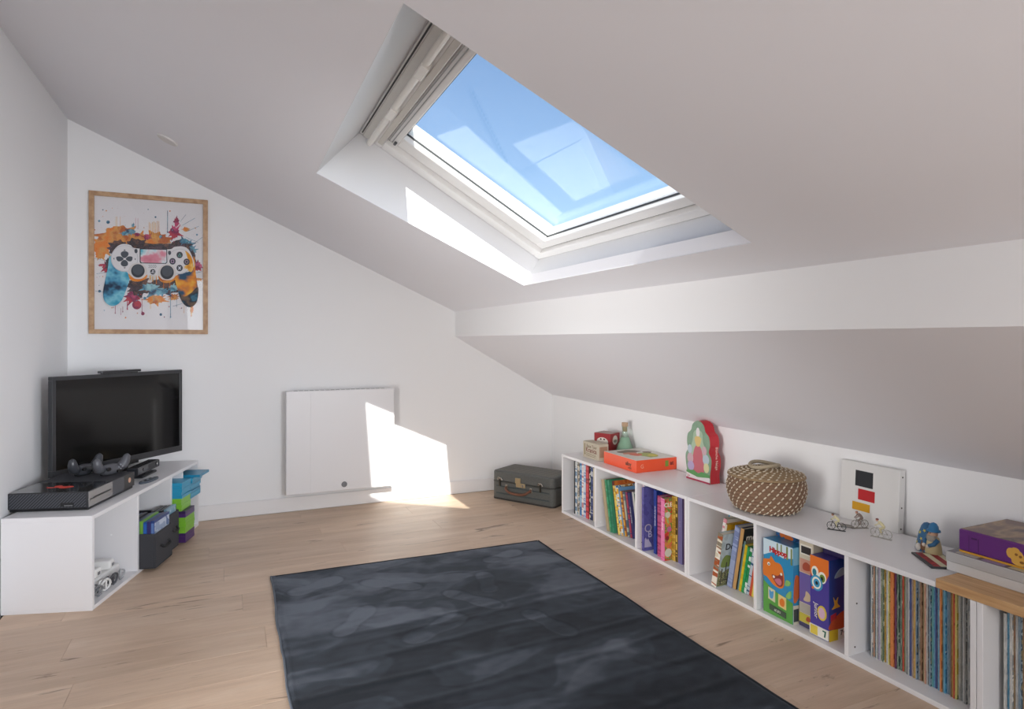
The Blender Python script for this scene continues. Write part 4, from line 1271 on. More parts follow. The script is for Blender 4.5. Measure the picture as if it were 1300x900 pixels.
ink('paint_splash', [splat(528, 305, 26, 32, 11, spike=1.3), splat(540, 250, 12, 26, 12), splat(385, 328, 20, 14, 13), splat(650, 480, 28, 24, 14), splat(180, 488, 24, 28, 15), splat(312, 640, 34, 32, 16, spike=1.2), circ(331, 682, 24), circ(362, 728, 9), circ(331, 640, 10), splat(333, 315, 14, 9, 17), splat(150, 475, 10, 6, 18)], I_MG)
ink('paint_splash', [splat(590, 372, 42, 30, 19), splat(440, 598, 74, 30, 20), splat(622, 400, 22, 22, 21), splat(312, 268, 7, 9, 22), circ(186, 251, 9), circ(142, 245, 6), circ(456, 733, 7), circ(428, 225, 5), circ(651, 318, 5), circ(144, 611, 7), circ(618, 385, 9), splat(300, 300, 26, 14, 41), circ(372, 648, 8)], I_BL)
ink('paint_splash', [splat(238, 388, 54, 44, 23, spike=.3), splat(330, 372, 60, 34, 24, spike=.3), splat(430, 384, 100, 22, 25, spike=.4), splat(560, 378, 58, 34, 26, spike=.3), splat(345, 585, 62, 48, 27, spike=.4), splat(490, 580, 92, 46, 28, spike=.4), splat(625, 440, 18, 40, 29, spike=.4), splat(190, 470, 18, 34, 30, spike=.4)], I_DK)
ink('paint_splash', [splat(400, 590, 40, 20, 31), splat(460, 612, 34, 18, 32), splat(580, 350, 20, 14, 33), splat(270, 310, 18, 10, 34), circ(456, 328, 9), splat(520, 595, 24, 18, 35)], I_TL)
ink('paint_drip', [drip(x, 245 + q.random() * 14, 320 + q.random() * 20, 2.4, 2) for x in (395, 403, 412, 420, 428, 437, 446)] + [drip(x, 222, 290, 1.4, 1.5) for x in (225, 231, 247)] + [drip(620, 690, 735, 4, 4), drip(580, 690, 720, 1.6, 2), drip(402, 670, 698, 2, 2)], I_GD)
ink('paint_drip', [drip(222, 680, 722, 2.4, 3), drip(260, 690, 715, 2, 3), drip(283, 650, 700, 4, 4), drip(358, 640, 715, 2.2, 3), drip(250, 700, 730, 1.6, 2), drip(325, 228, 280, 1.4, 1.5), drip(337, 232, 285, 1.4, 1.5)], I_MG)
ink('paint_drip', [drip(508, 590, 742, 3, 4), drip(492, 192, 300, 3, 4), drip(420, 600, 660, 1.8, 2), drip(540, 640, 690, 1.6, 2)], I_BL)
dots = [(120 + q.random() * 555, 170 + q.random() * 580, .9 + 3.2 * q.random() ** 2) for _ in range(110)]
for m, sl_ in ((I_OR, slice(0, 36)), (I_MG, slice(36, 72)), (I_BL, slice(72, 110))):
    tag(ink('paint_speck', [circ(x, y_, r_, 7) for x, y_, r_ in dots[sl_]], m), kind='stuff')
tag(ink('paint_streak', [[(x, y_), (x + dx, y_ + dy), (x + dx + 1, y_ + dy + 1.4), (x + .3, y_ + 1.6)] for x, y_, dx, dy in [(570, 270, 70, -38), (600, 300, 62, -26), (560, 250, 30, -36), (640, 360, 40, -28), (120, 440, 60, 14), (130, 520, 50, -8), (125, 610, 40, 4), (610, 660, 60, 12), (520, 690, 50, -14), (600, 340, 40, 10), (590, 330, 70, 30), (630, 520, 50, -10)]], I_BL), kind='stuff')
# the controller itself
M_CTL = mat('#d9d6d8', .6); M_KEY = mat('#4b525c', .55, var=.3, bscale=40); M_KEYD = mat('#2b2f38', .55); M_RIM = mat('#bcbabf', .6)
ink('controller_grip', [spline([(196, 430), (186, 490), (172, 560), (163, 620), (170, 662), (198, 686), (228, 684), (256, 658), (276, 610), (292, 560), (300, 510), (280, 470), (230, 440)], 4)],
    wcol('grip_blue', ['#2f5a78', '#3f9ab8', '#7fc0d0', '#4a8fb0', '#26384f'], 9))
ink('controller_grip', [spline([(636, 430), (642, 500), (652, 570), (658, 630), (648, 672), (622, 694), (592, 690), (566, 660), (548, 610), (534, 560), (528, 516), (560, 480), (600, 470)], 4)],
    wcol('grip_gold', ['#2f4a5c', '#e0a23a', '#e8b84a', '#d98534', '#30506a'], 7))
ink('controller_grip', [spline([(549, 612), (580, 640), (620, 620), (655, 590), (658, 630), (648, 672), (622, 694), (592, 690), (566, 660)], 4)], wcol('grip_night', ['#2b3d50', '#3f6f86', '#20303f', '#6d5a4c'], 16))
ink('controller_body', [spline([(232, 380), (262, 366), (300, 372), (322, 388), (420, 392), (505, 394), (530, 382), (575, 380), (605, 396), (628, 440), (636, 480), (610, 510), (560, 518), (530, 540), (500, 560), (455, 548), (430, 530), (395, 530), (370, 548), (330, 556), (296, 538), (282, 512), (238, 500), (206, 465), (204, 420)], 4)], M_CTL)
for c_ in (circ(270, 442, 69, 28), circ(557, 458, 66, 28)):
    ink('controller_seam', [c_], M_RIM)
for c_ in (circ(270, 441, 66, 28), circ(557, 457, 63, 28)):
    ink('controller_lobe', [c_], M_CTL)
ink('paint_splash', [spline([(588, 402), (618, 430), (632, 478), (622, 512), (600, 500), (606, 460), (596, 430)], 4), splat(600, 486, 16, 10, 36)], I_GD)
for c_ in (circ(337, 512, 49, 26), circ(490, 520, 49, 26)):
    ink('stick_ring', [c_], mat('#cfc9c6', .6))
ink('paint_splash', [spline([(290, 520), (300, 552), (337, 562), (378, 548), (385, 525), (360, 546), (320, 546)], 4), spline([(443, 530), (455, 560), (492, 570), (528, 556), (540, 528), (515, 552), (468, 552)], 4)], I_OR)
for c_ in (circ(338, 506, 35, 24), circ(490, 514, 36, 24)):
    ink('thumbstick', [c_], M_KEYD)
for c_ in (circ(338, 500, 27, 20), circ(490, 508, 28, 20)):
    ink('thumbstick_cap', [c_], M_KEY)
ink('touchpad_edge', [[(347, 390), (490, 394), (491, 462), (484, 470), (352, 467), (347, 460)]], M_KEYD)
ink('touchpad', [[(352, 394), (486, 397), (487, 460), (481, 466), (357, 463), (352, 457)]], wcol('touchpad', ['#b33a52', '#d98fa0', '#d8dfe2', '#6fbccc', '#4a9fc0'], 10))
ink('direction_key', [spline([(253, 410), (270, 403), (288, 410), (288, 426), (270, 440), (253, 426)], 3), spline([(253, 476), (270, 484), (286, 476), (286, 460), (270, 448), (253, 460)], 3), spline([(228, 434), (234, 454), (250, 456), (266, 444), (250, 431)], 3), spline([(310, 434), (306, 454), (290, 456), (276, 444), (290, 431)], 3)], M_KEY)
ink('arrow_mark', [[(270, 394), (264, 401), (277, 401)], [(270, 494), (264, 488), (277, 488)], [(213, 442), (219, 437), (219, 448)], [(328, 445), (322, 440), (322, 450)]], M_KEYD)
ink('round_button', [circ(557, 424, 17, 20), circ(519, 457, 17, 20), circ(595, 460, 17, 20), circ(557, 492, 17, 20)], mat('#3d414c', .55))
def rg(cx, cy, r_, n, a0=0, th=2.6):
    o_ = [(cx + r_ * cos(a0 + 2 * pi * i / n), cy + r_ * sin(a0 + 2 * pi * i / n)) for i in range(n + 1)]
    i_ = [(cx + (r_ - th) * cos(a0 + 2 * pi * i / n), cy + (r_ - th) * sin(a0 + 2 * pi * i / n)) for i in range(n, -1, -1)]
    return o_ + i_
ink('triangle_symbol', [rg(557, 426, 11, 3, -pi / 2, 3.4)], mat('#6fc0b0', .5))
ink('square_symbol', [rg(519, 457, 11, 4, pi / 4, 3.0)], mat('#c9a0c4', .5))
ink('circle_symbol', [rg(595, 460, 9.5, 16, 0, 2.6)], mat('#b08f9c', .5))
ink('cross_symbol', [[(549, 486), (552, 483), (565, 498), (562, 501)], [(562, 483), (565, 486), (552, 501), (549, 498)]], mat('#d3d6e0', .5))
ink('small_button', [spline([(322, 394), (334, 394), (336, 408), (328, 415), (321, 408)], 3), spline([(497, 404), (509, 404), (511, 418), (503, 424), (496, 417)], 3)], M_KEY)
ink('emblem', [circ(415, 511, 14, 18)], M_KEYD)
ink('emblem_mark', [[(412, 502), (416, 503), (416, 519), (412, 518)], [(416, 503), (423, 506), (422, 510), (416, 508)], [(403, 514), (411, 511), (411, 514), (405, 517)], [(418, 513), (427, 515), (420, 519), (418, 517)]], mat('#c9c9d0', .5))
tag(ink('speaker_hole', [circ(395 + 7 * i + 3 * (j % 2), 477 + 6 * j, 1.9, 6) for j in range(3) for i in range(6)], M_KEYD), kind='stuff')
ink('paint_drip', [drip(402, 530, 548, 5, 3), drip(415, 535, 556, 4, 3), drip(434, 530, 568, 4, 3), drip(472, 560, 592, 3, 3), drip(505, 560, 590, 3, 3)], I_GD)
rbox(fw - .004, PWd - fw + .004, -.0175, -.0155, fw - .004, PH - fw + .004).build('glazing', glass_mat('poster_glazing', (1, 1, 1, 1), 0.02, 1.40), po)

# ------------------------------------------------------------------ low white cabinet across the corner, with the television
TA, TR = Vector((.342, -1.287, 0)), R(73.28)
def TU(u, w_, z=0): return (TA.x + u * cos(TR) - w_ * sin(TR), TA.y + u * sin(TR) + w_ * cos(TR), z)
TL, TD, TH, tt = 1.234, .355, .404, .018
tu = thing('media_cabinet', 'low white open cabinet across the corner carrying the television', 'cabinet', TU(0, 0), TR)
panel(tu, 'bottom_panel', 0, TL, 0, TD, 0, .016)
panel(tu, 'top_panel', 0, TL, 0, TD, TH - tt, TH)
panel(tu, 'end_panel', 0, tt, 0, TD, .016, TH - tt)
panel(tu, 'end_panel', TL - tt, TL, 0, TD, .016, TH - tt)
panel(tu, 'divider', .4155, .4335, .001, TD - .006, .016, TH - tt - .0004)
panel(tu, 'divider', .816, .834, .001, TD - .006, .016, TH - tt - .0004)
panel(tu, 'divider', .977, .993, .001, TD - .006, .016, TH - tt - .0004)
panel(tu, 'shelf', .993, TL - tt, .002, TD - .006, .205, .220)
panel(tu, 'back_panel', tt, TL - tt, TD - .006, TD - .002, .016, TH - tt - .0004)
for (u, z) in ((.4155, .20),):
    for w_ in (.12, .20):
        MB().lathe([(.004, 0), (.004, .001), (.0, .001)], 10, Matrix.Translation((u, w_, z)) @ Matrix.Rotation(-pi / 2, 4, 'Y')).build('screw_cap', M_CAP, tu)

# television
M_BLK = mat('#17181a', .35); M_GRY = mat('#4a4b4f', .35, .3); M_DK = mat('#26272a', .5)
tang = math.atan2(.627, .531)
tvx, tvy = .3385, -.3705
tv = thing('television', 'black flat screen television standing on the low white cabinet', 'television', (tvx, tvy, TH), tang)
TW, TB, TT_ = .822, .060, .564
mb = MB(); bz = .020
mb.box(-TW / 2, TW / 2, 0, .03, TB, TB + .034); mb.box(-TW / 2, TW / 2, 0, .03, TT_ - bz, TT_)
mb.box(-TW / 2, -TW / 2 + bz, 0, .03, TB + .034, TT_ - bz); mb.box(TW / 2 - bz, TW / 2, 0, .03, TB + .034, TT_ - bz)
mb.build('bezel', mat('#3d3e41', .3, .2), tv, bevel=.002)
rbox(-TW / 2 + bz - .002, TW / 2 - bz + .002, .004, .028, TB + .032, TT_ - bz + .002).build('screen', mat('#060607', .08, spec=.5), tv)
bk_ = MB()
bk_.add([(-TW / 2 + .004, .03, TB + .004), (TW / 2 - .004, .03, TB + .004), (TW / 2 - .004, .03, TT_ - .004), (-TW / 2 + .004, .03, TT_ - .004),
         (-TW / 2 + .12, .072, TB + .04), (TW / 2 - .12, .072, TB + .04), (TW / 2 - .12, .072, TT_ - .12), (-TW / 2 + .12, .072, TT_ - .12)],
        [(0, 1, 5, 4), (1, 2, 6, 5), (2, 3, 7, 6), (3, 0, 4, 7), (4, 5, 6, 7), (3, 2, 1, 0)])
bk_.build('back_shell', M_DK, tv)
rbox(-.09, .09, -.0035, 0, TB - .012, TB + .012).build('logo_strip', M_BLK, tv, bevel=.002)
lettering(tv, 'PHILIPS', .017, (0, -.0040, TB + .001), F_NY, mat('#c9cacc', .4))
rbox(-.045, .045, .022, .06, .004, TB + .04).build('stand_neck', M_BLK, tv, bevel=.004)
sb = MB(); sb.prism([(.15 * cos(2 * pi * i / 28), .022 + .055 * sin(2 * pi * i / 28)) for i in range(28)], 0, .010)
sb.build('stand_base', M_BLK, tv, bevel=.003)
sbx = thing('sensor_bar', 'slim dark grey sensor bar lying on top of the television', 'sensor', Matrix.Rotation(tang, 4, 'Z') @ Vector((-.02, .0, 0)) + Vector((tvx, tvy, TH + TT_)), tang)
rbox(-.125, .125, -.006, .028, .004, .017).build('bar_body', mat('#55565a', .35), sbx, bevel=.003)
rbox(-.110, .110, .004, .022, 0, .004).build('foot_pad', M_DK, sbx)
rbox(-.118, .118, -.0068, -.005, .007, .014).build('sensor_window', M_BLK, sbx)

# camera bar in front of the television
kn = thing('camera_bar', 'black camera bar with a round lens in front of the television stand', 'camera', TU(.66, .105, TH), TR)
rbox(0, .265, 0, .058, .029, .070).build('bar_body', mat('#2b2c2f', .25), kn, bevel=.003)
rbox(.003, .120, -.0016, .002, .034, .067).build('gloss_front', mat('#3f4044', .12), kn)
rbox(.120, .262, -.0016, .002, .034, .067).build('mesh_front', mat('#37383b', .6, bump=.8, bscale=900), kn)
for x_, r_, c in ((.225, .013, '#111214'), (.225, .005, '#e6e4e0'), (.062, .008, '#15161a')):
    MB().lathe([(r_, 0), (r_, .002), (r_ * .7, .003), (0, .003)], 16, Matrix.Translation((x_, -.0014 - (.002 if r_ == .005 else 0), .052)) @ Matrix.Rotation(pi / 2, 4, 'X')).build('lens', mat(c, .15), kn)
rbox(.075, .255, .008, .062, 0, .012).build('foot', M_DK, kn, bevel=.004)
rbox(.13, .20, .02, .05, .012, .029).build('neck', M_DK, kn)
rc = thing('remote_control', 'flat dark oval remote control with bright buttons before the camera bar', 'remote', TU(.665, .052, TH), TR - R(8))
MB().prism([(.078 * cos(2 * pi * i / 24), .026 * sin(2 * pi * i / 24)) for i in range(24)], 0, .010).build('remote_body', mat('#4d5560', .35), rc, bevel=.003, segs=2)
for i, x_ in enumerate((-.045, -.022, .0, .022, .042)):
    MB().lathe([(.006, 0), (.006, .002), (.0, .0026)], 10, Matrix.Translation((x_, .006, .010))).build('button', mat('#b9bcc0', .3, .3) if i % 2 == 0 else M_DK, rc)

# game console
cs = thing('game_console', 'wide black game console with a red emblem on top near the cabinet front', 'console', TU(.095, .062, TH), TR)
CL, CD, CH = .425, .325, .082
def vent_mat():
    m, t, b = newmat('vented_plastic')
    b.inputs['Base Color'].default_value = lin('#34353a'); b.inputs['Roughness'].default_value = .5
    tc = t.nodes.new('ShaderNodeTexCoord'); wv = t.nodes.new('ShaderNodeTexWave')
    wv.wave_type = 'BANDS'; wv.bands_direction = 'DIAGONAL'; wv.inputs['Scale'].default_value = 48
    cr = t.nodes.new('ShaderNodeValToRGB')
    cr.color_ramp.elements[0].color = lin('#1c1d20'); cr.color_ramp.elements[1].color = lin('#4a4c53')
    cr.color_ramp.elements[0].position = .3; cr.color_ramp.elements[1].position = .6
    t.links.new(tc.outputs['Object'], wv.inputs[0]); t.links.new(wv.outputs['Fac'], cr.inputs[0]); t.links.new(cr.outputs[0], b.inputs['Base Color'])
    return m
M_VENT = vent_mat()
rbox(.006, CL - .004, .004, CD - .004, 0, .012).build('underside', M_BLK, cs, bevel=.003)
mb = MB(); mb.box(0, CL, 0, CD, .012, CH)
mb.build('body', mat('#2d2e32', .45), cs, bevel=.002)
rbox(-.0012, .002, .012, CD - .008, .016, CH - .005).build('side_vent', M_VENT, cs)
rbox(.002, .205, .002, CD - .004, CH, CH + .0012).build('gloss_top', mat('#26272a', .1, coat=.5), cs)
rbox(.208, CL - .003, .002, CD - .003, CH, CH + .001).build('vent_top', mat('#3b3c41', .55, bump=.5, bscale=300), cs)
rbox(.001, .205, -.0016, .002, .014, CH - .001).build('gloss_front', mat('#a09d9b', .22, .5), cs)
rbox(.004, .190, -.0030, .0, .044, .051).build('disc_slot', mat('#1f1f21', .4), cs)
rbox(-.0030, .030, -.0030, .0, .047, .053).build('slot_tab', mat('#c9c8c6', .25, .7), cs)
rbox(.205, .318, -.0016, .002, .014, CH - .001).build('matte_front', mat('#4a4b50', .5), cs)
rbox(.318, CL - .001, -.0018, .002, .014, CH - .001).build('button_panel', mat('#2f2d2c', .4), cs)
pw = MB(); pw.lathe([(.012, 0), (.012, .0015), (.0, .002)], 18, Matrix.Translation((.372, -.0018, .050)) @ Matrix.Rotation(pi / 2, 4, 'X'))
pw.build('power_button', mat('#d9a98c', .4), cs)
usb = rbox(-.0022, .0, .060, .115, .020, .036).build('usb_port', M_BLK, cs, bevel=.001)
rbox(-.0030, -.0018, .064, .098, .022, .026).build('metal_contact', mat('#8d8e90', .3, .8), usb)
mb = MB()
mb.prism(spline([(-.030, -.050), (-.012, -.062), (.006, -.040), (.004, -.010), (.022, .008), (.010, .030), (-.010, .020), (-.014, .052), (-.030, .030), (-.022, .0), (-.038, -.018)], 4), 0, .0005)
mb.build('red_emblem', mat('#d8493c', .4), cs, loc=(.115, .175, CH + .0012))

# gamepads standing against each other behind the console
def gamepad(label, u, w_, z, rot_, c_shell, tilt):
    g_ = thing('gamepad', label, 'gamepad', TU(u, w_, z), group='gamepads beside the console', rot=(R(tilt), 0, TR + R(rot_)))
    sh = MB()
    sh.ball((0, 0, .028), (.062, .026, .028), 16, 10)
    for sx_ in (-1, 1):
        sh.tube([(sx_ * .040, 0, .030), (sx_ * .062, -.004, .040), (sx_ * .074, -.008, .062), (sx_ * .078, -.012, .084), (sx_ * .076, -.014, .092)], [.020, .024, .021, .015, .006], 12)
    sh.build('shell', mat(c_shell, .35), g_, smooth=True)
    for sx_, zz in ((-.034, .036), (.020, .018)):
        st_ = MB(); st_.lathe([(.006, 0), (.005, .008), (.010, .010), (.010, .014), (.0, .013)], 14, Matrix.Translation((sx_, -.024, zz)) @ Matrix.Rotation(pi / 2, 4, 'X'))
        st_.build('thumbstick', M_BLK, g_, smooth=False)
    for k in range(4):
        bb = MB(); bb.ball((.036 + .010 * cos(k * pi / 2), -.022, .036 + .010 * sin(k * pi / 2)), (.0042, .004, .0042), 8, 5)
        bb.build('button', mat('#8d8f96', .4), g_)
    for sx_ in (-1, 1):
        bb = MB(); bb.tube([(sx_ * .022, .010, .006), (sx_ * .044, .006, .010)], .007, 8); bb.build('trigger', M_BLK, g_, smooth=True)


gamepad('dark grey gamepad with raised grips behind the console, nearer the wall', .455, .262, TH + CH + .0016, -18, '#3e4045', 0)
gamepad('lighter grey gamepad with silver buttons behind the console, nearer the cabinet front', .440, .135, TH + CH + .0016, -28, '#55565b', 0)

# white gadgets and cables in the first bay
g = 'white gadgets in the first cabinet bay'
wc = box_thing('white_console', 'flat white plastic console lying under the white remotes', 'console', TU(.07, .31, .0162), (.30, .25, .062), mat('#e3e2e0', .3), g, rotz=TR, bevel=.006)
for k, (u, w_, rr_) in enumerate(((.105, .30, -88), (.185, .30, -92), (.268, .295, -84))):
    o_ = thing('white_remote', ['long white remote nearest the cabinet end on the white console', 'long white remote in the middle on the white console', 'long white remote nearest the divider on the white console'][k],
               'remote', TU(u, w_, .0788), group=g, rotz=TR + R(rr_))
    rbox(0, .24, -.028, .028, 0, .042).build('remote_body', mat('#eeedea', .25), o_, bevel=.010, segs=3)
    MB().lathe([(.010, 0), (.010, .0015), (.0, .002)], 14, Matrix.Translation((.06, 0, .042))).build('button', mat('#d0d0cf', .3), o_)
    for j in range(3):
        MB().lathe([(.004, 0), (.004, .0015), (.0, .002)], 10, Matrix.Translation((.13, -.012 + .012 * j, .042))).build('button', mat('#aab0b6', .3), o_)
    rbox(.238, .2415, -.010, .010, .012, .026).build('connector', mat('#6d6f72', .4), o_, bevel=.001)
q = random.Random(5)
for k, (lab, col, r_) in enumerate((('grey looped cable at the front of the first cabinet bay', '#77797d', .0045), ('white looped cable among the grey ones', '#dedddb', .0050), ('dark grey cable with a plug on the bay floor', '#4d4f54', .0045), ('pale grey coiled cable hanging from the white remotes', '#a9abae', .0040))):
    pts = []
    for i in range(13):
        a_ = i / 12 * 2 * pi * 2.2 + k
        pts.append(TU(.098 + .066 * k + .022 * cos(a_), .030 + .014 * sin(a_ * .7), .046 + .020 * sin(a_) + .010 * q.random()))
    pts[-1] = TU(.098 + .066 * k + .01, .030, .0225)
    c_ = MB(); c_.tube(spline(pts, 5, closed=False), r_, 7)
    o_ = c_.build('cable', mat(col, .45), smooth=True)
    tag(o_, lab, 'cable', 'cables in the first cabinet bay')
    p0 = spline(pts, 5, closed=False)[-1]
    pl_ = MB(); pl_.tube([p0, (p0[0] + .006, p0[1] + .018, p0[2] + .003)], .006, 8); pl_.build('plug', mat('#8d9095', .4), o_)

# black fabric bins with game cases
def fabric_bin(label, u0, u1, w0, w1, h):
    o_ = thing('fabric_bin', label, 'bin', TU(u0, w0, 0.0), TR)
    a_, d_, t_ = u1 - u0, w1 - w0, .006
    M_ = mat('#3b3c41', .8, bump=.6, bscale=500)
    z0 = .0166
    for nm, b_ in (('floor_panel', (0, a_, 0, d_, z0, z0 + .006)), ('front_wall', (0, a_, 0, t_, z0 + .006, h)), ('rear_wall', (0, a_, d_ - t_, d_, z0 + .006, h)), ('side_wall', (0, t_, t_, d_ - t_, z0 + .006, h)), ('side_wall', (a_ - t_, a_, t_, d_ - t_, z0 + .006, h))):
        rbox(*b_).build(nm, M_, o_, bevel=.003)
    for k in (0, 1):
        pts = [(a_ * .28, -.002, h * .62), (a_ * .34, -.016, h * .55), (a_ * .66, -.016, h * .55), (a_ * .72, -.002, h * .62)]
        if k: break
        hh = MB(); hh.tube(spline(pts, 4, closed=False), .006, 6); hh.build('handle', mat('#1f2023', .7), o_, smooth=True)
    return o_


fabric_bin('black fabric bin packed with game cases, sticking out of the second cabinet bay', .437, .640, -.075, .300, .190)
fabric_bin('narrow black fabric bin behind the packed one', .662, .806, -.045, .280, .215)


def case(label, loc, size, col, group, rotz=TR, art_c=None, spine_c=None, rot=None):
    """plastic game case: size = (x, y, z); shell with a paper sleeve"""
    o_ = thing('game_case', label, 'game case', loc, rotz, group, rot)
    x, y, z = size
    rbox(0, x, 0, y, 0, z).build('shell', mat(col, .3), o_, bevel=.001)
    if art_c:
        rbox(.004, x - .004, -.0006, .001, .004, z - .012).build('sleeve', art_c, o_)
        rbox(-.0006, .001, .002, y - .002, .004, z - .012).build('sleeve', spine_c or art_c, o_)
    return o_


g = 'game cases standing in the black bin'
front_row = [('navy game case with a pale blue cover at the front of the black bin', '#28407c', ramp_mat('case_print_a', ['#93a6c4', '#c3cfe0', '#5f7aa8'], (12, 12, 12), 1.6, .3), mat('#5f7db4', .3)),
             ('violet game case second from the front in the black bin', '#3c3570', None, None),
             ('royal blue game case third from the front in the black bin', '#2456a0', mat('#2a5cae', .3), mat('#2a62b4', .3)),
             ('lime edged game case in the front row of the black bin', '#74a844', None, None),
             ('blue game case with a dark spine in the front row', '#2a4a86', mat('#22304e', .3), mat('#1f4c94', .3)),
             ('black game case with an orange red spine in the black bin', '#26282c', mat('#2b2d33', .3), mat('#c8482c', .3)),
             ('dark game case beside the orange red spine', '#2b2d38', None, None),
             ('blue grey game case closing the front row of the black bin', '#33456e', mat('#2c3a5c', .3), mat('#31508c', .3))]
w_ = -.064
for i, (lab, c, a_, s_) in enumerate(front_row):
    case(lab, TU(.4465, w_, .0228), (.182, .0165, .228 - .003 * (i % 3)), c, g, art_c=a_, spine_c=s_)
    w_ += .0176
back_row = [('white topped game case in the back row of the black bin', '#c9d3d8'), ('black game case after the white topped one', '#202226'), ('dark grey game case in the back row of the black bin', '#34373c'),
            ('bright green game case in the back row of the black bin', '#58b03c'), ('second black game case in the back row, after the green one', '#1d1f24'), ('dark violet game case at the back of the black bin', '#322c58'), ('green game case at the very back of the black bin', '#4c9a3c')]
w_ = .092
for i, (lab, c) in enumerate(back_row):
    case(lab, TU(.4465, w_, .0228), (.184, .0165, .262), c, g, art_c=ramp_mat('case_print_b', ['#7fa8bc', '#b9cdd6', '#486a80'], (12, 12, 12), 1.6, .3) if i == 0 else None)
    w_ += .0185
case('pale blue wide game case standing in the narrow bin', TU(.672, -.034, .0228), (.124, .016, .225), '#7fa2b4', 'game cases in the narrow bin', art_c=ramp_mat('case_print_b', ['#7fa8bc', '#b9cdd6', '#486a80'], (12, 12, 12), 1.6, .3))
for i, c in enumerate(('black', 'charcoal', 'brown black')):
    case('%s game case standing in the narrow bin behind the pale blue one' % c, TU(.672, -.008 + .02 * i, .0228), (.124, .016, .218), ('#1f2124', '#3a3c40', '#332c28')[i], 'game cases in the narrow bin')

# flat stack in the narrow bay
g = 'game cases stacked flat in the narrow bay'
cols = ['#4a2d66'] * 3 + ['#7fbf3a'] * 5 + ['#4f3070', '#3f2a58'] + ['#86c440'] * 4 + ['#2f9ac0'] * 5
nm_ = {'#4a2d66': 'deep purple', '#7fbf3a': 'lime green', '#4f3070': 'purple', '#3f2a58': 'dark plum', '#86c440': 'bright lime', '#2f9ac0': 'turquoise blue'}
z = .0166
for i, c in enumerate(cols):
    lab = '%s game case, %s from the bottom of the flat stack' % (nm_[c], ordinal(i + 1))
    off = -.070 if i < 10 else -.050
    off += .006 * rnd.random()
    case(lab, TU(.838 + .003 * rnd.random(), off, z), (.134, .205, .0172), c, g)
    z += .0176
g = 'turquoise game cases on the small shelf'
z = .2206
for i in range(9):
    off = -.030 - .008 * rnd.random() + (-.035 if i >= 8 else 0) + (-.01 * (i >= 6))
    case('turquoise game case, %s from the bottom on the small shelf' % ordinal(i + 1), TU(1.000 + .006 * rnd.random() + (.022 if i >= 8 else 0), off, z), (.158, .215, .0148), ['#2d97bd', '#3aa3c6', '#2789ae'][i % 3], g)
    z += .0152
pk = MB(); pk.lathe([(.0, .0), (.045, .0), (.056, .008), (.055, .022), (.040, .036), (.018, .042), (.0, .043)], 24, None, 1.0, 1.25)
pk = pk.build('black_puck', mat('#1f2022', .45), loc=TU(1.095, .060, .0166), rot=(0, 0, TR), smooth=True)
tag(pk, 'black rounded gadget under the small shelf of the cabinet', 'gadget')
MB().tube([(.050 * cos(a), .0625 * sin(a), .024) for a in [2 * pi * i / 24 for i in range(24)]], .003, 6, closed=True).build('rim_band', mat('#3a3b3e', .4), pk, smooth=True)

# ------------------------------------------------------------------ plush rug
def rug_mat():
    m, t, b = newmat('plush_rug')
    N, L = t.nodes, t.links
    at_ = N.new('ShaderNodeAttribute'); at_.attribute_name = 'nap_shade'
    tc = N.new('ShaderNodeTexCoord')
    n1 = N.new('ShaderNodeTexNoise'); n1.inputs['Scale'].default_value = 420; n1.inputs['Detail'].default_value = 3
    L.new(tc.outputs['Object'], n1.inputs[0])
    cr = N.new('ShaderNodeValToRGB')
    el = cr.color_ramp.elements
    el.new(.5)
    for e, (p_, c) in zip(el, ((0.0, '#1d2126'), (.45, '#383e46'), (1.0, '#6b717b'))):
        e.position = p_; e.color = lin(c)
    L.new(at_.outputs['Fac'], cr.inputs[0])
    mx = N.new('ShaderNodeMix'); mx.data_type = 'RGBA'; mx.blend_type = 'MULTIPLY'; mx.inputs['Factor'].default_value = .35
    L.new(cr.outputs[0], mx.inputs[6]); L.new(n1.outputs['Fac'], mx.inputs[7])
    L.new(mx.outputs[2], b.inputs['Base Color'])
    b.inputs['Roughness'].default_value = .95
    b.inputs['Specular IOR Level'].default_value = .1
    b.inputs['Sheen Weight'].default_value = .35
    b.inputs['Sheen Roughness'].default_value = .45
    b.inputs['Sheen Tint'].default_value = lin('#969ca6')
    bp = N.new('ShaderNodeBump'); bp.inputs['Strength'].default_value = .6; bp.inputs['Distance'].default_value = .003
    L.new(n1.outputs['Fac'], bp.inputs['Height']); L.new(bp.outputs['Normal'], b.inputs['Normal'])
    return m


from mathutils import noise as mn
RX0, RX1, RY0, RY1 = 1.052, 2.480, -1.235, -3.62
nx, ny = 190, 300
def smooth(a, b, x):
    t = max(0., min(1., (x - a) / (b - a))); return t * t * (3 - 2 * t)
steps = []            # soles: centre, length axis, half length, half width
for (cx, cy, ax, ay, hl, hw_) in ((1.56, -1.55, .80, -.60, .155, .050), (1.85, -1.86, .55, -.83, .160, .052), (1.98, -1.70, .25, .97, .13, .05), (2.19, -1.41, .9, .3, .13, .055), (1.24, -1.42, .9, .42, .14, .06), (1.34, -1.86, .6, .8, .15, .05), (1.62, -2.06, .9, .42, .16, .06), (2.05, -2.2, .3, -.95, .15, .05)):
    k = math.hypot(ax, ay); steps.append((cx, cy, ax / k, ay / k, hl, hw_))
creases = [(-1.97, .003), (-2.03, .002), (-2.17, .0025), (-2.35, .0035), (-2.52, .003), (-2.70, .003), (-2.86, .003), (-3.05, .003), (-3.3, .003)]
V, Fc, nap_shade = [], [], []
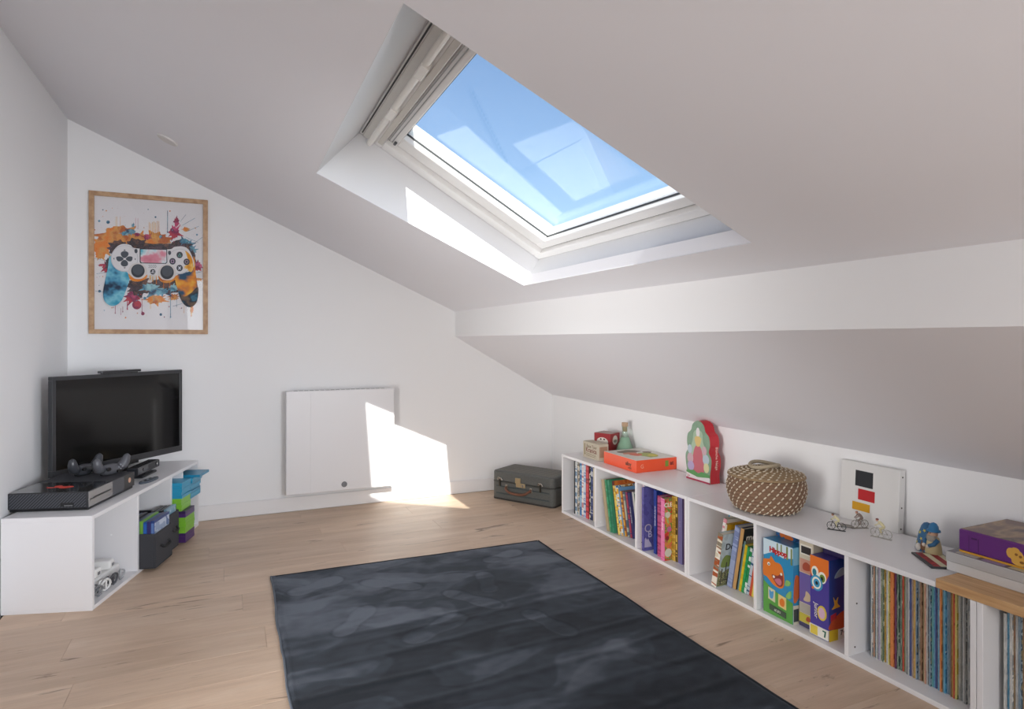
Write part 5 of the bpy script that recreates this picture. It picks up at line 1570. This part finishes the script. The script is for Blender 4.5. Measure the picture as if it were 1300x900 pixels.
for j in range(ny + 1):
    for i in range(nx + 1):
        u, v = i / nx, j / ny
        x = RX0 + (RX1 - RX0) * u; y = RY0 + (RY1 - RY0) * v
        edge = min(u, 1 - u) * (RX1 - RX0); edge2 = min(v, 1 - v) * (RY0 - RY1)
        wob = .008 * mn.noise((y * 3.1, 2.0 if u < .5 else 7.0, 0)) + .004 * mn.noise((y * 9, 3.3, 0))
        x += wob * (1 - smooth(0, .25, edge)) - .030 * (v - .3) * (1 - u) * .6
        y += .006 * mn.noise((x * 4, 9.0, 1)) * (1 - smooth(0, .25, edge2)) + .03 * (1 - u) * (1 - v) - .018 * (u) * (1 - v) * .8
        z = .0105 + .0016 * mn.noise((x * 5, y * 5, .5))
        lowf = mn.noise((x * 2.2 + 3, y * 3.4, 4.2)); mid = mn.noise((x * 5.5, y * 9, 1.1)); fine = mn.noise((x * 22, y * 34, 2.2))
        n = .55 + .22 * lowf + .16 * mid + .14 * fine
        wx, wy = x + .10 * mn.noise((x * 6, y * 6, 5.5)), y + .06 * mn.noise((x * 7, y * 9, 6.6))
        d = mn.noise((wx * 3.2 + 11, wy * 6.5, 8.8))
        d2 = mn.noise((wx * 3.6 + 31, wy * 11, 2.8)); d3 = mn.noise((wx * 6 + 5, wy * 22, 7.7))
        n += .13 * (smooth(.02, .12, d2) - .5) + .05 * (smooth(.0, .10, d3) - .5)
        n += .20 * smooth(-.10, .0, mn.noise((wx * 1.4, wy * 2.8, 12.3))) - .10
        if d > .12: n -= .26 * smooth(.12, .20, d)
        if d < -.18: n += .18 * smooth(.18, .26, -d)
        n += .08 * smooth(-2.05, -1.9, y) - .10 * smooth(-1.95, -2.3, y) * 0 - (.10 if y < -1.98 else 0) * smooth(-1.98, -2.1, y) * 0
        bd = -y - .12 * (x - 1.7) + .09 * mn.noise((x * 4, y * 3, 1.7)) + .03 * mn.noise((x * 16, y * 9, 3.1))
        n -= .27 * smooth(1.96, 2.01, bd) - .12 * smooth(2.22, 2.34, bd) + .07 * smooth(2.62, 2.72, bd)
        for (cx, cy, ax, ay, hl, hw_) in steps:
            dx, dy = x - cx, y - cy
            l, s_ = dx * ax + dy * ay, -dx * ay + dy * ax
            wd = hw_ * (1.0 - .32 * math.exp(-((l + .02) / .05) ** 2))
            k = (l / hl) ** 4 + (s_ / wd) ** 2
            if k < 1.5:
                n += .24 * (1 - smooth(.80, 1.0, k)) - .16 * math.exp(-((k - 1.12) / .12) ** 2)
                z -= .0022 * (1 - smooth(.7, 1.05, k))
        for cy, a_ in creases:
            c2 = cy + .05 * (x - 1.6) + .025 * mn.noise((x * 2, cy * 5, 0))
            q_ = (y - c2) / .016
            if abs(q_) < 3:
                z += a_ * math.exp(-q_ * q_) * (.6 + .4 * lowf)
                n += .10 * math.exp(-((q_ - .8) ** 2)) - .13 * math.exp(-((q_ + .9) ** 2))  # far flank lightened, near flank darkened: fold shading painted into the tone
        roll = (1 - smooth(0, .022, min(edge, edge2)))
        z = z * (1 - roll) + .0035 * roll
        if u < .5 and edge < .02: z += .004
        V.append((x, y, z)); nap_shade.append(max(0., min(1., n)))
for j in range(ny):
    for i in range(nx):
        a = j * (nx + 1) + i
        Fc.append((a, a + nx + 1, a + nx + 2, a + 1))
me = bpy.data.meshes.new('pile')
me.from_pydata(V, [], Fc)
at_ = me.attributes.new('nap_shade', 'FLOAT', 'POINT')
at_.data.foreach_set('value', nap_shade)
me.polygons.foreach_set('use_smooth', [True] * len(Fc))
me.materials.append(rug_mat())
rug = thing('rug', 'dark slate plush rug with footprints pressed in its pile', 'rug', (0, 0, 0))
o = bpy.data.objects.new('pile', me); COL.objects.link(o); o.parent = rug
M_BACK = mat('#24282e', .9)
def edge_strip(idx):
    return [(V[k][0], V[k][1], .0045) for k in idx]
lft = edge_strip([j * (nx + 1) for j in range(0, ny + 1, 3)])
lft = [(p_[0] - .001, p_[1], .006) for p_ in lft]
mb = MB(); mb.tube(lft, .0045, 6); mb.build('hem', mat('#5d646e', .7), rug, smooth=True)
for idx in ([i for i in range(0, nx + 1, 3)], [j * (nx + 1) + nx for j in range(0, ny + 1, 3)], [ny * (nx + 1) + i for i in range(0, nx + 1, 3)]):
    mb = MB(); mb.tube(edge_strip(idx), .0042, 6); mb.build('hem', M_BACK, rug, smooth=True)
bk2 = [V[0], V[nx], V[-1], V[ny * (nx + 1)]]
mb = MB(); mb.prism([(p_[0] + (.004 if p_[0] < 1.6 else -.004), p_[1]) for p_ in bk2], .0003, .0028); mb.build('backing', M_BACK, rug)
